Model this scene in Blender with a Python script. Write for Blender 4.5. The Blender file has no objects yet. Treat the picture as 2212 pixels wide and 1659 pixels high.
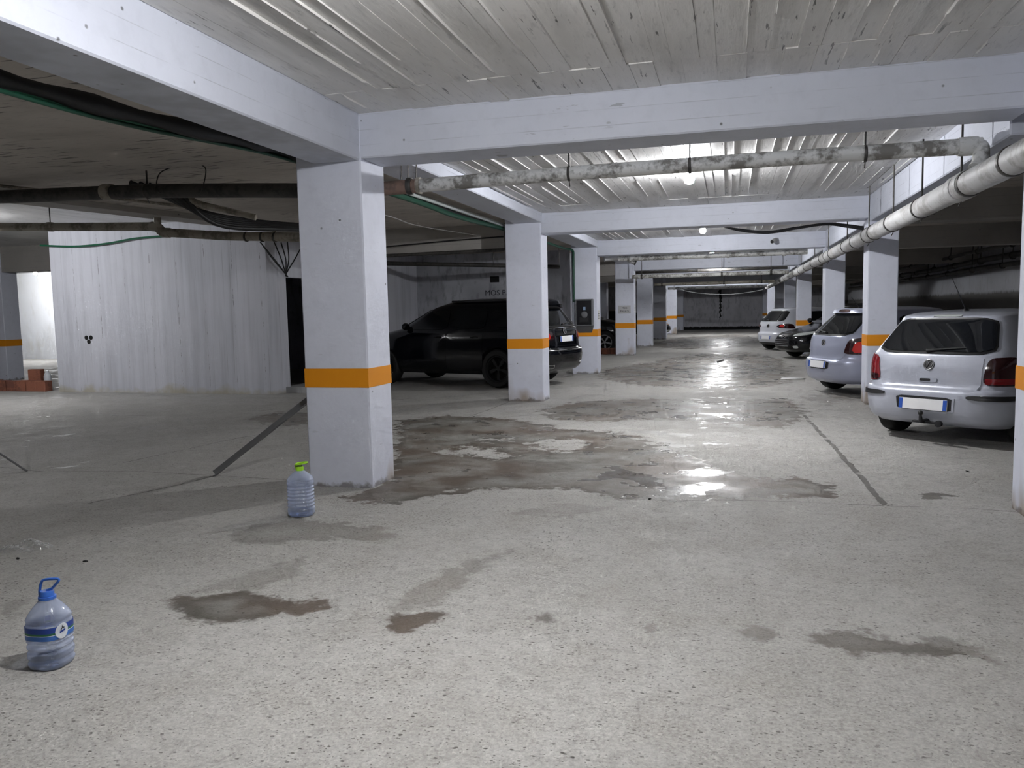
import bpy, bmesh, math, random
import numpy as np
from mathutils import Vector, Matrix

random.seed(7)
rng = np.random.default_rng(7)
scene = bpy.context.scene
col = scene.collection

# ------------------------------------------------------------------ camera
F_PX, YAW, PITCH, ROLL, CAM_H = 1731.1, -.267425, -.0908508, -.0211054, 1.52
fwd = Vector((math.sin(YAW) * math.cos(PITCH), math.cos(YAW) * math.cos(PITCH), math.sin(PITCH)))
rgt0 = Vector((math.cos(YAW), -math.sin(YAW), 0))
up0 = rgt0.cross(fwd)
rgt = math.cos(ROLL) * rgt0 + math.sin(ROLL) * up0
upv = -math.sin(ROLL) * rgt0 + math.cos(ROLL) * up0
cam_d = bpy.data.cameras.new('camera')
cam_d.sensor_fit = 'HORIZONTAL'
cam_d.sensor_width = 36.0
cam_d.lens = 36.0 * F_PX / 2212.0
cam_d.clip_start = 0.05
cam_d.clip_end = 300
cam = bpy.data.objects.new('camera', cam_d)
cam.matrix_world = Matrix(((rgt.x, upv.x, -fwd.x, 0), (rgt.y, upv.y, -fwd.y, 0), (rgt.z, upv.z, -fwd.z, CAM_H), (0, 0, 0, 1)))
col.objects.link(cam)
scene.camera = cam

# ------------------------------------------------------------------ world, exposure
world = bpy.data.worlds.new('world')
scene.world = world
world.use_nodes = True
world.node_tree.nodes['Background'].inputs[0].default_value = (0.55, 0.6, 0.7, 1)
world.node_tree.nodes['Background'].inputs[1].default_value = 0.02
vs = scene.view_settings
vs.view_transform = 'Standard'
vs.look = 'None'
vs.gamma = 1.0
vs.use_curve_mapping = False
vs.exposure = 2.12
cy = scene.cycles
cy.use_adaptive_sampling = True
cy.adaptive_threshold = 0.08
cy.adaptive_min_samples = 12
cy.max_bounces = 6
cy.diffuse_bounces = 4
cy.glossy_bounces = 3
cy.transmission_bounces = 5
cy.transparent_max_bounces = 8
cy.caustics_reflective = False
cy.caustics_refractive = False
BULB = 420.0                       # emission strength of a garage bulb
LAMPS = [                          # x, y, ceiling height, strength factor
    (-1.0, 2.72, 3.19, 0.85), (-0.46, 9.45, 3.10, 1.15), (-0.52, 15.8, 3.10, 1.0), (-0.5, 22.6, 3.10, 0.9),
    (-0.5, 29.4, 3.10, 0.7), (-0.5, 43.6, 3.10, 1.7), (-13.3, 11.0, 3.42, 0.95), (-24.8, 24.2, 3.42, 1.7),
    (-8.2, 0.8, 3.42, 0.85)]  # last lamp is an added fill, out of view, brightening the left bay

# ------------------------------------------------------------------ material helpers
MATS = {}

class NT:
    """small node-graph helper"""
    def __init__(self, mat):
        self.nt = mat.node_tree
        self.n = self.nt.nodes
    def node(self, t, **kw):
        nd = self.n.new(t)
        for k, v in kw.items():
            setattr(nd, k, v)
        return nd
    def link(self, a, b):
        self.nt.links.new(a, b)
    def put(self, sock, v):
        if hasattr(v, 'is_output'):
            self.link(v, sock)
        elif isinstance(v, (tuple, list)) and len(v) == 3 and sock.type == 'RGBA':
            sock.default_value = (*v, 1)
        else:
            sock.default_value = v
    def math(self, op, a, b=0.0, c=0.0, clamp=False):
        nd = self.node('ShaderNodeMath', operation=op)
        nd.use_clamp = clamp
        self.put(nd.inputs[0], a); self.put(nd.inputs[1], b); self.put(nd.inputs[2], c)
        return nd.outputs[0]
    def rng(self, v, a, b, c=0.0, d=1.0, smooth=False):
        nd = self.node('ShaderNodeMapRange')
        nd.interpolation_type = 'SMOOTHSTEP' if smooth else 'LINEAR'
        self.put(nd.inputs[0], v)
        for i, x in enumerate((a, b, c, d)):
            self.put(nd.inputs[1 + i], x)
        return nd.outputs[0]
    def mix(self, f, a, b, blend='MIX'):
        nd = self.node('ShaderNodeMix', data_type='RGBA', blend_type=blend)
        self.put(nd.inputs[0], f); self.put(nd.inputs[6], a); self.put(nd.inputs[7], b)
        return nd.outputs[2]
    def noise(self, vec, scale, detail=4, rough=0.55, dist=0.0):
        nd = self.node('ShaderNodeTexNoise')
        self.put(nd.inputs['Vector'], vec)
        nd.inputs['Scale'].default_value = scale
        nd.inputs['Detail'].default_value = min(detail, 3.0) if scale < 50 else 2.0
        nd.inputs['Roughness'].default_value = rough
        nd.inputs['Distortion'].default_value = dist
        return nd.outputs[0]
    def voro(self, vec, scale, feature='F1', rand=1.0):
        nd = self.node('ShaderNodeTexVoronoi', feature=feature)
        self.put(nd.inputs['Vector'], vec)
        nd.inputs['Scale'].default_value = scale
        nd.inputs['Randomness'].default_value = rand
        return nd
    def pos(self):
        return self.node('ShaderNodeNewGeometry').outputs['Position']
    def obj(self):
        return self.node('ShaderNodeTexCoord').outputs['Object']
    def scale(self, v, s):
        nd = self.node('ShaderNodeVectorMath', operation='MULTIPLY')
        self.put(nd.inputs[0], v); nd.inputs[1].default_value = s
        return nd.outputs[0]
    def xyz(self, v):
        nd = self.node('ShaderNodeSeparateXYZ'); self.put(nd.inputs[0], v)
        return nd.outputs
    def bump(self, h, strength=0.3, dist=0.01):
        nd = self.node('ShaderNodeBump')
        nd.inputs['Strength'].default_value = strength
        nd.inputs['Distance'].default_value = dist
        self.put(nd.inputs['Height'], h)
        return nd.outputs[0]
    def attr(self, name):
        nd = self.node('ShaderNodeAttribute'); nd.attribute_name = name
        return nd.outputs['Fac']

def mat(name, base=(.5, .5, .5), rough=.5, metal=0.0, spec=.5, coat=0.0, emit=None, trans=0.0, ior=1.45, alpha=1.0):
    m = bpy.data.materials.new(name)
    m.use_nodes = True
    b = m.node_tree.nodes['Principled BSDF']
    b.inputs['Base Color'].default_value = (*base, 1)
    b.inputs['Roughness'].default_value = rough
    b.inputs['Metallic'].default_value = metal
    b.inputs['Specular IOR Level'].default_value = spec
    b.inputs['Coat Weight'].default_value = coat
    b.inputs['Coat Roughness'].default_value = .05
    b.inputs['Transmission Weight'].default_value = trans
    b.inputs['IOR'].default_value = ior
    b.inputs['Alpha'].default_value = alpha
    if emit:
        b.inputs['Emission Color'].default_value = (*emit[0], 1)
        b.inputs['Emission Strength'].default_value = emit[1]
    MATS[name] = m
    return m

def bsdf(m):
    return m.node_tree.nodes['Principled BSDF'].inputs

# ---- painted concrete (columns, beams)
def concrete_paint(name, base, dark, lines=None, base_stain=False, mott=.12, spots=True, rough=.62, line_amt=.35):
    m = mat(name, base, rough, spec=.35)
    t = NT(m); p = t.pos()
    n1 = t.noise(p, 1.3, 5); n2 = t.noise(p, 9, 5, .6)
    f = t.rng(n1, .35, .7, 0, mott * 2)
    c = t.mix(f, base, tuple(x * .72 for x in base))
    c = t.mix(t.rng(n2, .5, .8, 0, .18), c, tuple(x * .6 for x in base))
    h = n2
    if spots:
        v = t.voro(p, 5.5)
        sp = t.math('MULTIPLY', t.rng(v.outputs['Distance'], .035, .075, 1, 0), t.rng(t.noise(p, 2.1, 2), .49, .54, 0, .8))
        c = t.mix(sp, c, dark)
    x, y, z = t.xyz(p)
    sc = t.math('MULTIPLY', t.rng(t.noise(t.scale(p, (4, 4, 24)), 1.0, 3, .65), .66, .69), t.rng(n1, .5, .58, 0, .4 if lines else .2))
    c = t.mix(sc, c, dark)
    if lines:
        # formwork seams: thin dark lines along the beam at every board edge
        fr = t.math('FRACT', t.math('ADD', t.math('MULTIPLY', z, 1 / lines), t.math('MULTIPLY', n1, .03)))
        ln = t.math('MULTIPLY', t.rng(t.math('ABSOLUTE', t.math('SUBTRACT', fr, .5)), 0, .03, 1, 0), t.rng(t.noise(p, 1.7, 4, .7), .42, .6, 0, line_amt))
        c = t.mix(ln, c, dark)
        h = t.math('SUBTRACT', n2, ln)
    if base_stain:
        w = t.math('SUBTRACT', t.rng(z, 0, .75, 1, 0), t.rng(t.noise(t.scale(p, (1, 1, .5)), 1.3, 4), .35, .6, .2, 1.2))
        c = t.mix(t.rng(w, 0, .5, 0, .75), c, (.30, .22, .13))
        w2 = t.math('SUBTRACT', t.rng(z, 0, .10, 1, 0), t.rng(n2, .3, .7, .1, .9))
        c = t.mix(t.rng(w2, 0, .4, 0, .7), c, (.10, .08, .06))
    b = bsdf(m)
    t.link(c, b['Base Color'])
    t.link(t.bump(h, .25, .01), b['Normal'])
    return m

concrete_paint('column_paint', (.74, .765, .87), (.06, .06, .06), base_stain=True, mott=.08)
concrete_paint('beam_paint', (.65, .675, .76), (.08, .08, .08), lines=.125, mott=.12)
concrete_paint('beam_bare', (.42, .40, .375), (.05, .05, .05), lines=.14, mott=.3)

def ceiling_mat(name, base, dirt, rough=.4, streak=(1, .18, 1), dirt_amt=.5, dsc=(26, 2.6, 1), dth=.65):
    m = mat(name, base, rough, spec=.5)
    t = NT(m); p = t.pos()
    ps = t.scale(p, streak)
    n1 = t.noise(ps, 3.2, 5, .6); n2 = t.noise(ps, 26, 5, .65); n3 = t.noise(p, .55, 4, .6)
    c = t.mix(t.rng(n3, .42, .68, 0, dirt_amt), base, dirt)
    c = t.mix(t.rng(n1, .5, .72, 0, .45), c, tuple(x * .62 for x in base))
    c = t.mix(t.rng(n2, .56, .75, 0, .5), c, tuple(x * .45 for x in base))
    dash = t.noise(t.scale(p, dsc), 1.0, 3, .6)
    crk = t.math('MULTIPLY', t.rng(dash, dth, dth + .025), t.rng(t.noise(p, .9, 3), .44, .54))
    c = t.mix(t.math('MULTIPLY', crk, .8), c, (.04, .036, .032))
    b = bsdf(m)
    t.link(c, b['Base Color'])
    t.link(t.rng(n1, .3, .7, rough - .12, rough + .15), b['Roughness'])
    t.link(t.bump(t.math('ADD', t.math('MULTIPLY', n1, .6), t.math('MULTIPLY', n2, .5)), .55, .012), b['Normal'])
    return m

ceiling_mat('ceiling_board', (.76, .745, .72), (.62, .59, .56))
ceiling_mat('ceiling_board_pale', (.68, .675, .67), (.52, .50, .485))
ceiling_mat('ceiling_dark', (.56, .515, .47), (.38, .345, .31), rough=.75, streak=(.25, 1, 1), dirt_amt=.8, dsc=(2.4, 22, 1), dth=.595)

def wall_streak():
    m = mat('wall_board_marked', (.6, .61, .65), .65, spec=.3)
    t = NT(m); p = t.pos()
    ps = t.scale(p, (7, 7, .35)); ps2 = t.scale(p, (22, 22, .5))
    n1 = t.noise(ps, 1.0, 4, .6); n2 = t.noise(ps2, 1.0, 4, .65); n3 = t.noise(p, .9, 4)
    c = t.mix(t.rng(n1, .46, .72, 0, .6), (.60, .61, .67), (.42, .43, .48))
    c = t.mix(t.rng(n3, .45, .7, 0, .45), c, (.66, .66, .72))
    fr = t.math('FRACT', t.math('ADD', t.math('MULTIPLY', t.xyz(p)[0], 1.55), t.math('MULTIPLY', n3, .12)))
    ln = t.math('MULTIPLY', t.rng(t.math('ABSOLUTE', t.math('SUBTRACT', fr, .5)), .004, .012, 1, 0), t.rng(t.noise(t.scale(p, (2, 2, 2.2)), 2.0, 5, .8), .5, .62))
    c = t.mix(t.math('MULTIPLY', ln, .85), c, (.06, .06, .065))
    fr2 = t.math('FRACT', t.math('MULTIPLY', t.xyz(p)[0], 6.3))
    ln2 = t.math('MULTIPLY', t.rng(t.math('ABSOLUTE', t.math('SUBTRACT', fr2, .5)), .01, .06, 1, 0), t.rng(t.noise(t.scale(p, (3, 3, .6)), 1.3, 4), .48, .66, 0, .45))
    c = t.mix(ln2, c, (.22, .22, .25))
    w = t.math('SUBTRACT', t.rng(t.xyz(p)[2], 0, .35, 1, 0), t.rng(t.noise(p, 3, 4), .3, .7, .2, .9))
    c = t.mix(t.rng(w, 0, .5, 0, .7), c, (.42, .38, .26))
    b = bsdf(m)
    t.link(c, b['Base Color']); t.link(t.bump(n2, .3, .01), b['Normal'])
wall_streak()

def dirty_wall(name, base, dark, band=None, scale=1.0, rough=.8):
    m = mat(name, base, rough, spec=.2)
    t = NT(m); p = t.pos()
    n1 = t.noise(p, .8 * scale, 5, .6); n2 = t.noise(t.scale(p, (1, 1, .35)), 6 * scale, 5, .65)
    c = t.mix(t.rng(n1, .4, .7), base, tuple((a + b) / 2 for a, b in zip(base, dark)))
    c = t.mix(t.rng(n2, .52, .72, 0, .8), c, dark)
    if band:
        z = t.xyz(p)[2]
        bz = t.math('ADD', z, t.rng(n2, .3, .7, -.04, .04))
        f = t.math('MULTIPLY', t.rng(bz, band[0] - .04, band[0], 0, 1), t.rng(bz, band[1], band[1] + .08, 1, 0))
        c = t.mix(f, c, band[2])
    b = bsdf(m)
    t.link(c, b['Base Color']); t.link(t.bump(n2, .3, .012), b['Normal'])
    return m

dirty_wall('wall_white_bright', (.74, .76, .80), (.62, .62, .60), scale=.5)
dirty_wall('wall_perimeter', (.50, .51, .55), (.38, .38, .40), band=(-1, 1.72, (.17, .165, .16)))
dirty_wall('wall_end', (.55, .55, .59), (.28, .28, .31), band=(-1, .16, (.012, .012, .012)))
dirty_wall('wall_graffiti', (.50, .51, .55), (.22, .22, .24), scale=1.2)
dirty_wall('wall_plain', (.45, .45, .46), (.3, .3, .3))
mat('band_orange', (.80, .30, .012), .55, spec=.3)
mat('black_stain', (.012, .012, .012), .8)
mat('pit_black', (.01, .01, .01), .9)

def rusty(name, base, dark, amt=.6, rough=.55, under=0.0, metal=0.0):
    m = mat(name, base, rough, metal=metal)
    t = NT(m); p = t.pos()
    n1 = t.noise(p, 3.5, 5, .65); n2 = t.noise(p, 22, 4, .65)
    f = t.rng(t.math('ADD', t.math('MULTIPLY', n1, .65), t.math('MULTIPLY', n2, .35)), .47, .58, 0, amt)
    if under:
        nz = t.xyz(t.node('ShaderNodeNewGeometry').outputs['Normal'])[2]
        pass
    c = t.mix(f, base, dark)
    b = bsdf(m)
    t.link(c, b['Base Color']); t.link(t.bump(n2, .25, .006), b['Normal'])
    return m

rusty('pipe_white', (.58, .58, .56), (.11, .10, .085), .85)
rusty('pipe_grey', (.50, .50, .50), (.20, .18, .16), .55)
rusty('pipe_dark', (.06, .055, .05), (.02, .02, .02), .8)
rusty('pipe_tan', (.34, .31, .26), (.1, .09, .07), .7)
rusty('clamp_metal', (.08, .075, .07), (.03, .03, .03), .6, .5, metal=.6)
rusty('rust_cap', (.20, .13, .10), (.08, .06, .05), .7)
mat('cable_black', (.015, .015, .016), .5)
mat('cable_grey', (.22, .21, .2), .6)
mat('cable_green', (.01, .10, .05), .5)
mat('conduit_green', (.012, .065, .038), .45)
mat('conduit_white', (.5, .53, .52), .45)
mat('steel_bar', (.2, .2, .205), .5, metal=.3)
mat('lamp_body', (.5, .5, .5), .5)
mat('paper_white', (.75, .75, .74), .8)
mat('paper_grey', (.52, .52, .54), .8)
mat('ink', (.04, .04, .05), .8)
mat('box_grey', (.16, .165, .175), .5, metal=.2)
mat('box_black', (.01, .01, .012), .35)
mat('box_blue', (.25, .35, .5), .4)
rusty('brick_red', (.30, .115, .07), (.15, .06, .045), .8, .85)
mat('canister', (.6, .64, .68), .35)

# bulb
for i, L in enumerate(LAMPS):
    mat('bulb_glow_%d' % i, (.9, .9, .9), .4, emit=((.97, .98, 1.0), BULB * L[3]))

# ------------------------------------------------------------------ object helpers
def put_mesh(name, verts, faces, m=None, parent=None, smooth=False, sharp=None):
    me = bpy.data.meshes.new(name)
    me.from_pydata([tuple(map(float, v)) for v in verts], [], [tuple(map(int, f)) for f in faces])
    me.update()
    return link(name, me, m, parent, smooth, sharp)

def link(name, me, m=None, parent=None, smooth=False, sharp=None):
    if m:
        me.materials.append(MATS[m])
    if smooth:
        me.polygons.foreach_set('use_smooth', [True] * len(me.polygons))
        if sharp:
            me.set_sharp_from_angle(angle=math.radians(sharp))
    o = bpy.data.objects.new(name, me)
    col.objects.link(o)
    if parent:
        o.parent = parent
    return o

def bm_obj(name, bm, m=None, parent=None, smooth=False, sharp=None):
    bmesh.ops.recalc_face_normals(bm, faces=bm.faces)
    me = bpy.data.meshes.new(name)
    bm.to_mesh(me); bm.free()
    return link(name, me, m, parent, smooth, sharp)

def empty(name, loc=(0, 0, 0), rz=0.0):
    o = bpy.data.objects.new(name, None)
    o.location = loc
    o.rotation_euler = (0, 0, rz)
    o.empty_display_size = .2
    col.objects.link(o)
    return o

def tag(o, label, cat, group=None, kind=None):
    o['label'] = label
    o['category'] = cat
    if group:
        o['group'] = group
    if kind:
        o['kind'] = kind
    return o

def bm_box(x0, x1, y0, y1, z0, z1, bevel=0.0, seg=1):
    bm = bmesh.new()
    bmesh.ops.create_cube(bm, size=1)
    for v in bm.verts:
        v.co = Vector((x0 + (v.co.x + .5) * (x1 - x0), y0 + (v.co.y + .5) * (y1 - y0), z0 + (v.co.z + .5) * (z1 - z0)))
    if bevel:
        bmesh.ops.bevel(bm, geom=list(bm.edges), offset=bevel, segments=seg, affect='EDGES', profile=.6)
    return bm

def box(name, x0, x1, y0, y1, z0, z1, m, parent=None, bevel=0.0):
    return bm_obj(name, bm_box(x0, x1, y0, y1, z0, z1, bevel), m, parent)

def tube_mesh(path, r, seg=10, cap=True):
    """one continuous tube along a polyline; r is a number or a list"""
    pts = [Vector(p) for p in path]
    n = len(pts)
    rs = r if isinstance(r, (list, tuple)) else [r] * n
    verts, faces = [], []
    prev = None
    for i, p in enumerate(pts):
        t = (pts[min(i + 1, n - 1)] - pts[max(i - 1, 0)]).normalized()
        if prev is None:
            a = Vector((0, 0, 1)) if abs(t.z) < .9 else Vector((1, 0, 0))
            u = t.cross(a).normalized()
        else:
            u = (prev - t * prev.dot(t)).normalized()
        prev = u
        w = t.cross(u)
        for k in range(seg):
            an = 2 * math.pi * k / seg
            verts.append(p + (u * math.cos(an) + w * math.sin(an)) * rs[i])
    for i in range(n - 1):
        for k in range(seg):
            k2 = (k + 1) % seg
            faces.append((i * seg + k, i * seg + k2, (i + 1) * seg + k2, (i + 1) * seg + k))
    if cap:
        faces.append(tuple(reversed(range(seg))))
        faces.append(tuple(range((n - 1) * seg, n * seg)))
    return verts, faces

def tube(name, path, r, m, parent=None, seg=10):
    v, f = tube_mesh(path, r, seg)
    return put_mesh(name, v, f, m, parent, True, 50)

def smooth_path(pts, k=6):
    """Catmull-Rom through the points"""
    P = [Vector(p) for p in pts]
    P = [P[0] * 2 - P[1]] + P + [P[-1] * 2 - P[-2]]
    out = []
    for i in range(1, len(P) - 2):
        for j in range(k):
            t = j / k
            a, b, c, d = P[i - 1], P[i], P[i + 1], P[i + 2]
            out.append(.5 * ((2 * b) + (c - a) * t + (2 * a - 5 * b + 4 * c - d) * t * t + (3 * b - a - 3 * c + d) * t ** 3))
    out.append(P[-2])
    return out

def lathe(prof, seg=32, squash=(1, 1)):
    """surface of revolution about z; prof is [(r,z)...]; r=0 ends close"""
    verts, faces, rings = [], [], []
    for r, z in prof:
        if r < 1e-6:
            rings.append([len(verts)]); verts.append((0, 0, z))
        else:
            rings.append(list(range(len(verts), len(verts) + seg)))
            verts += [(r * math.cos(2 * math.pi * k / seg) * squash[0], r * math.sin(2 * math.pi * k / seg) * squash[1], z) for k in range(seg)]
    for a, b in zip(rings, rings[1:]):
        for k in range(seg):
            k2 = (k + 1) % seg
            if len(a) == 1 and len(b) == 1:
                continue
            if len(a) == 1:
                faces.append((a[0], b[k2], b[k]))
            elif len(b) == 1:
                faces.append((a[k], a[k2], b[0]))
            else:
                faces.append((a[k], a[k2], b[k2], b[k]))
    return verts, faces

def text_mesh(name, s, size, m, parent=None, mw=None, extrude=.0006):
    cu = bpy.data.curves.new(name, 'FONT')
    cu.body = s
    cu.size = size
    cu.extrude = extrude
    cu.resolution_u = 3
    cu.align_x = 'CENTER'
    tmp = bpy.data.objects.new('tmp', cu)
    col.objects.link(tmp)
    me = bpy.data.meshes.new_from_object(tmp.evaluated_get(bpy.context.evaluated_depsgraph_get()))
    bpy.data.objects.remove(tmp)
    me.name = name
    me.materials.clear()
    if mw is not None:
        me.transform(mw)
    return link(name, me, m, parent)

def frame(origin, xdir, ydir):
    """matrix whose local x, y lie along xdir, ydir"""
    x = Vector(xdir).normalized(); y = Vector(ydir).normalized(); z = x.cross(y)
    return Matrix(((x.x, y.x, z.x, origin[0]), (x.y, y.y, z.y, origin[1]), (x.z, y.z, z.z, origin[2]), (0, 0, 0, 1)))

# ================================================================== FLOOR
# outlines of stains, dry islands, puddles and cracks on the slab, in metres (x, y)
STAINS = [
    (0.95, [(-3.137, 5.955), (-2.831, 5.799), (-2.57, 5.846), (-2.482, 6.073), (-2.305, 6.257), (-2.319, 6.415), (-2.206, 6.292), (-1.988, 6.491), (-1.717, 6.556), (-1.443, 6.604), (-1.194, 6.558), (-0.893, 6.356), (-0.558, 6.336), (-0.353, 6.535), (-0.062, 6.553), (0.15, 6.463), (0.438, 6.642), (0.802, 6.659), (0.83, 7.052), (0.641, 7.396), (0.246, 7.271), (-0.031, 7.49), (-0.356, 8.316), (-0.737, 8.979), (-1.306, 9.758), (-1.906, 9.874), (-3.019, 10.832), (-4.097, 11.119), (-4.576, 10.511), (-3.319, 7.47), (-2.996, 6.524), (-3.015, 6.275)]),
    (0.85, [(-2.8, 11.911), (-2.425, 12.999), (-1.335, 13.497), (-0.129, 13.189), (0.886, 13.668), (1.009, 11.761), (0.622, 10.388), (-0.104, 10.711), (-0.97, 11.062), (-1.814, 10.733), (-2.366, 10.905)]),
    (0.8, [(-3.097, 19.8), (-2.031, 23.253), (-1.138, 26.638), (0.321, 27.831), (1.297, 24.064), (1.273, 19.75), (0.965, 16.252), (0.178, 15.135), (-0.83, 15.43), (-1.758, 15.948), (-2.59, 17.184)]),
    (0.75, [(-3.7, 33.661), (-2.264, 42.137), (0.519, 45.352), (1.214, 37.116), (0.365, 31.704), (-1.592, 29.612)]),
    (0.95, [(-2.945, 3.564), (-2.934, 3.653), (-2.796, 3.646), (-2.726, 3.712), (-2.608, 3.797), (-2.367, 3.737), (-2.248, 3.726), (-2.076, 3.714), (-2.023, 3.63), (-2.12, 3.551), (-2.238, 3.525), (-2.297, 3.449), (-2.396, 3.36), (-2.504, 3.324), (-2.645, 3.368), (-2.721, 3.454), (-2.807, 3.489)]),
    (0.95, [(-1.694, 3.661), (-1.685, 3.729), (-1.598, 3.656), (-1.477, 3.721), (-1.378, 3.691), (-1.415, 3.56), (-1.452, 3.47), (-1.54, 3.451), (-1.626, 3.526)]),
    (0.8, [(-0.954, 3.757), (-0.93, 3.825), (-0.873, 3.818), (-0.861, 3.74), (-0.901, 3.701)]),
    (0.8, [(-0.807, 3.538), (-0.781, 3.605), (-0.732, 3.571), (-0.73, 3.506), (-0.772, 3.481)]),
    (0.6, [(-0.394, 3.769), (-0.359, 3.842), (-0.298, 3.802), (-0.306, 3.731), (-0.363, 3.713)]),
    (0.7, [(0.029, 3.77), (0.115, 3.874), (0.218, 3.845), (0.224, 3.769), (0.14, 3.697), (0.059, 3.701)]),
    (0.85, [(0.35, 3.829), (0.451, 3.924), (0.571, 3.911), (0.718, 3.845), (0.845, 3.811), (0.935, 3.8), (1.048, 3.742), (0.963, 3.69), (0.803, 3.702), (0.629, 3.654), (0.495, 3.634), (0.407, 3.694)]),
    (0.55, [(0.838, 3.914), (0.972, 3.874), (1.112, 3.78), (1.183, 3.657), (1.153, 3.597), (1.016, 3.688), (0.875, 3.777)]),
    (0.45, [(-3.399, 4.741), (-3.338, 5.074), (-3.134, 5.245), (-2.805, 5.201), (-2.369, 5.132), (-2.186, 4.954), (-2.399, 4.822), (-2.696, 4.797), (-2.939, 4.672), (-3.171, 4.593)]),
    (0.8, [(1.444, 6.886), (1.553, 6.988), (1.658, 6.891), (1.566, 6.748), (1.454, 6.76)]),
    (0.35, [(-2.947, 3.651), (-2.775, 4.002), (-2.701, 4.283), (-2.603, 4.447), (-2.427, 4.032), (-2.53, 3.813)]),
    (0.4, [(-1.708, 3.607), (-1.678, 4.03), (-1.57, 4.512), (-1.356, 4.796), (-1.449, 4.155), (-1.454, 3.726)]),
    (0.3, [(-1.535, 5.71), (-1.266, 6.129), (-0.886, 6.046), (-1.147, 5.713)]),
    (0.55, [(-6.908, 10.397), (-6.94, 11.211), (-6.322, 11.103), (-5.654, 9.917), (-6.13, 9.77)]),
    (0.4, [(-3.657, 3.188), (-3.787, 3.364), (-3.741, 3.446), (-3.65, 3.324), (-3.58, 3.173)]),
    (0.5, [(1.111, 13.822), (1.739, 14.977), (2.138, 14.614), (2.014, 13.755), (1.387, 13.066)]),
]
DRY = [
    [(-3.077, 8.099), (-2.914, 8.481), (-2.548, 8.352), (-2.222, 8.032), (-2.292, 7.835), (-2.695, 7.988)],
    [(-0.889, 8.958), (-0.096, 9.915), (0.306, 9.127), (0.095, 7.774), (-0.252, 7.953)],
    [(-2.861, 9.011), (-2.623, 9.183), (-2.593, 8.879)],
    [(-2.231, 8.767), (-1.857, 9.322), (-1.426, 8.726), (-1.822, 8.372)],
]
PUDDLES = [
    [(-1.174, 7.302), (-1.025, 7.64), (-0.657, 7.474), (-0.356, 7.353), (-0.214, 7.0), (-0.364, 6.738), (-0.669, 6.72), (-0.961, 6.853)],
    [(-0.475, 11.117), (-0.237, 11.48), (0.38, 11.401), (0.555, 11.279), (0.131, 10.957), (-0.345, 10.902)],
    [(-1.056, 17.798), (-0.912, 21.348), (-0.264, 26.543), (0.321, 27.831), (0.759, 23.087), (1.067, 19.752), (0.208, 17.819), (0.1, 15.747), (-0.66, 15.438)],
    [(-1.423, 11.663), (-1.049, 11.971), (-1.036, 11.445), (-1.289, 11.367)],
    [(-2.033, 26.734), (-0.991, 31.219), (0.378, 32.846), (0.99, 30.194), (-0.264, 26.543), (-1.035, 24.237)],
    [(-1.617, 37.865), (-0.191, 41.471), (0.412, 35.858), (-0.697, 33.467)],
    [(-2.066, 19.788), (-1.483, 21.03), (-1.124, 18.936), (-1.555, 17.79)],
    [(-1.071, 9.678), (-0.861, 9.816), (-0.869, 9.596)],
    [(-0.781, 8.612), (-0.624, 8.811), (-0.651, 8.517)],
]
CRACKS = [
    (0.012, [(-5.794, 12.934), (-5.431, 13.331), (-4.825, 13.605), (-4.116, 14.809), (-3.054, 15.893), (-1.678, 16.984), (-0.76, 17.803), (1.162, 19.611)]),
    (0.03, [(1.126, 6.487), (1.112, 7.515), (1.063, 9.084), (0.978, 11.758)]),
    (0.008, [(-0.893, 6.356), (-0.483, 6.302), (-0.061, 6.425), (0.425, 6.435), (1.088, 6.451), (1.722, 6.481), (2.01, 6.437)]),
    (0.012, [(-11.02, 9.884), (-10.453, 10.387), (-8.996, 10.542), (-8.049, 10.982), (-7.111, 11.492)]),
    (0.012, [(-5.147, 5.428), (-4.987, 5.784), (-4.776, 6.532)]),
    (0.01, [(-3.59, 12.903), (-3.685, 10.758), (-4.011, 9.812), (-4.157, 9.389)]),
    (0.01, [(-6.243, 6.932), (-6.122, 7.89), (-5.972, 8.768), (-5.675, 9.606)]),
    (0.008, [(-7.378, 6.573), (-6.695, 6.488), (-5.715, 6.648), (-4.712, 6.587), (-3.593, 6.522)]),
    (0.01, [(1.03, 12.018), (1.552, 11.344), (2.227, 11.649)]),
]

def poly_sd(P, poly):
    """signed distance (negative inside) of points P (n,2) to a polygon"""
    poly = np.array(poly)
    d2 = np.full(len(P), 1e9)
    inside = np.zeros(len(P), bool)
    for a, b in zip(poly, np.roll(poly, -1, 0)):
        ab = b - a; ap = P - a
        t = np.clip((ap @ ab) / max(ab @ ab, 1e-9), 0, 1)
        d2 = np.minimum(d2, ((ap - t[:, None] * ab) ** 2).sum(1))
        cnd = (a[1] > P[:, 1]) != (b[1] > P[:, 1])
        with np.errstate(divide='ignore', invalid='ignore'):
            xi = a[0] + (P[:, 1] - a[1]) * (b[0] - a[0]) / (b[1] - a[1])
        inside ^= cnd & (P[:, 0] < xi)
    d = np.sqrt(d2)
    return np.where(inside, -d, d)

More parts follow.
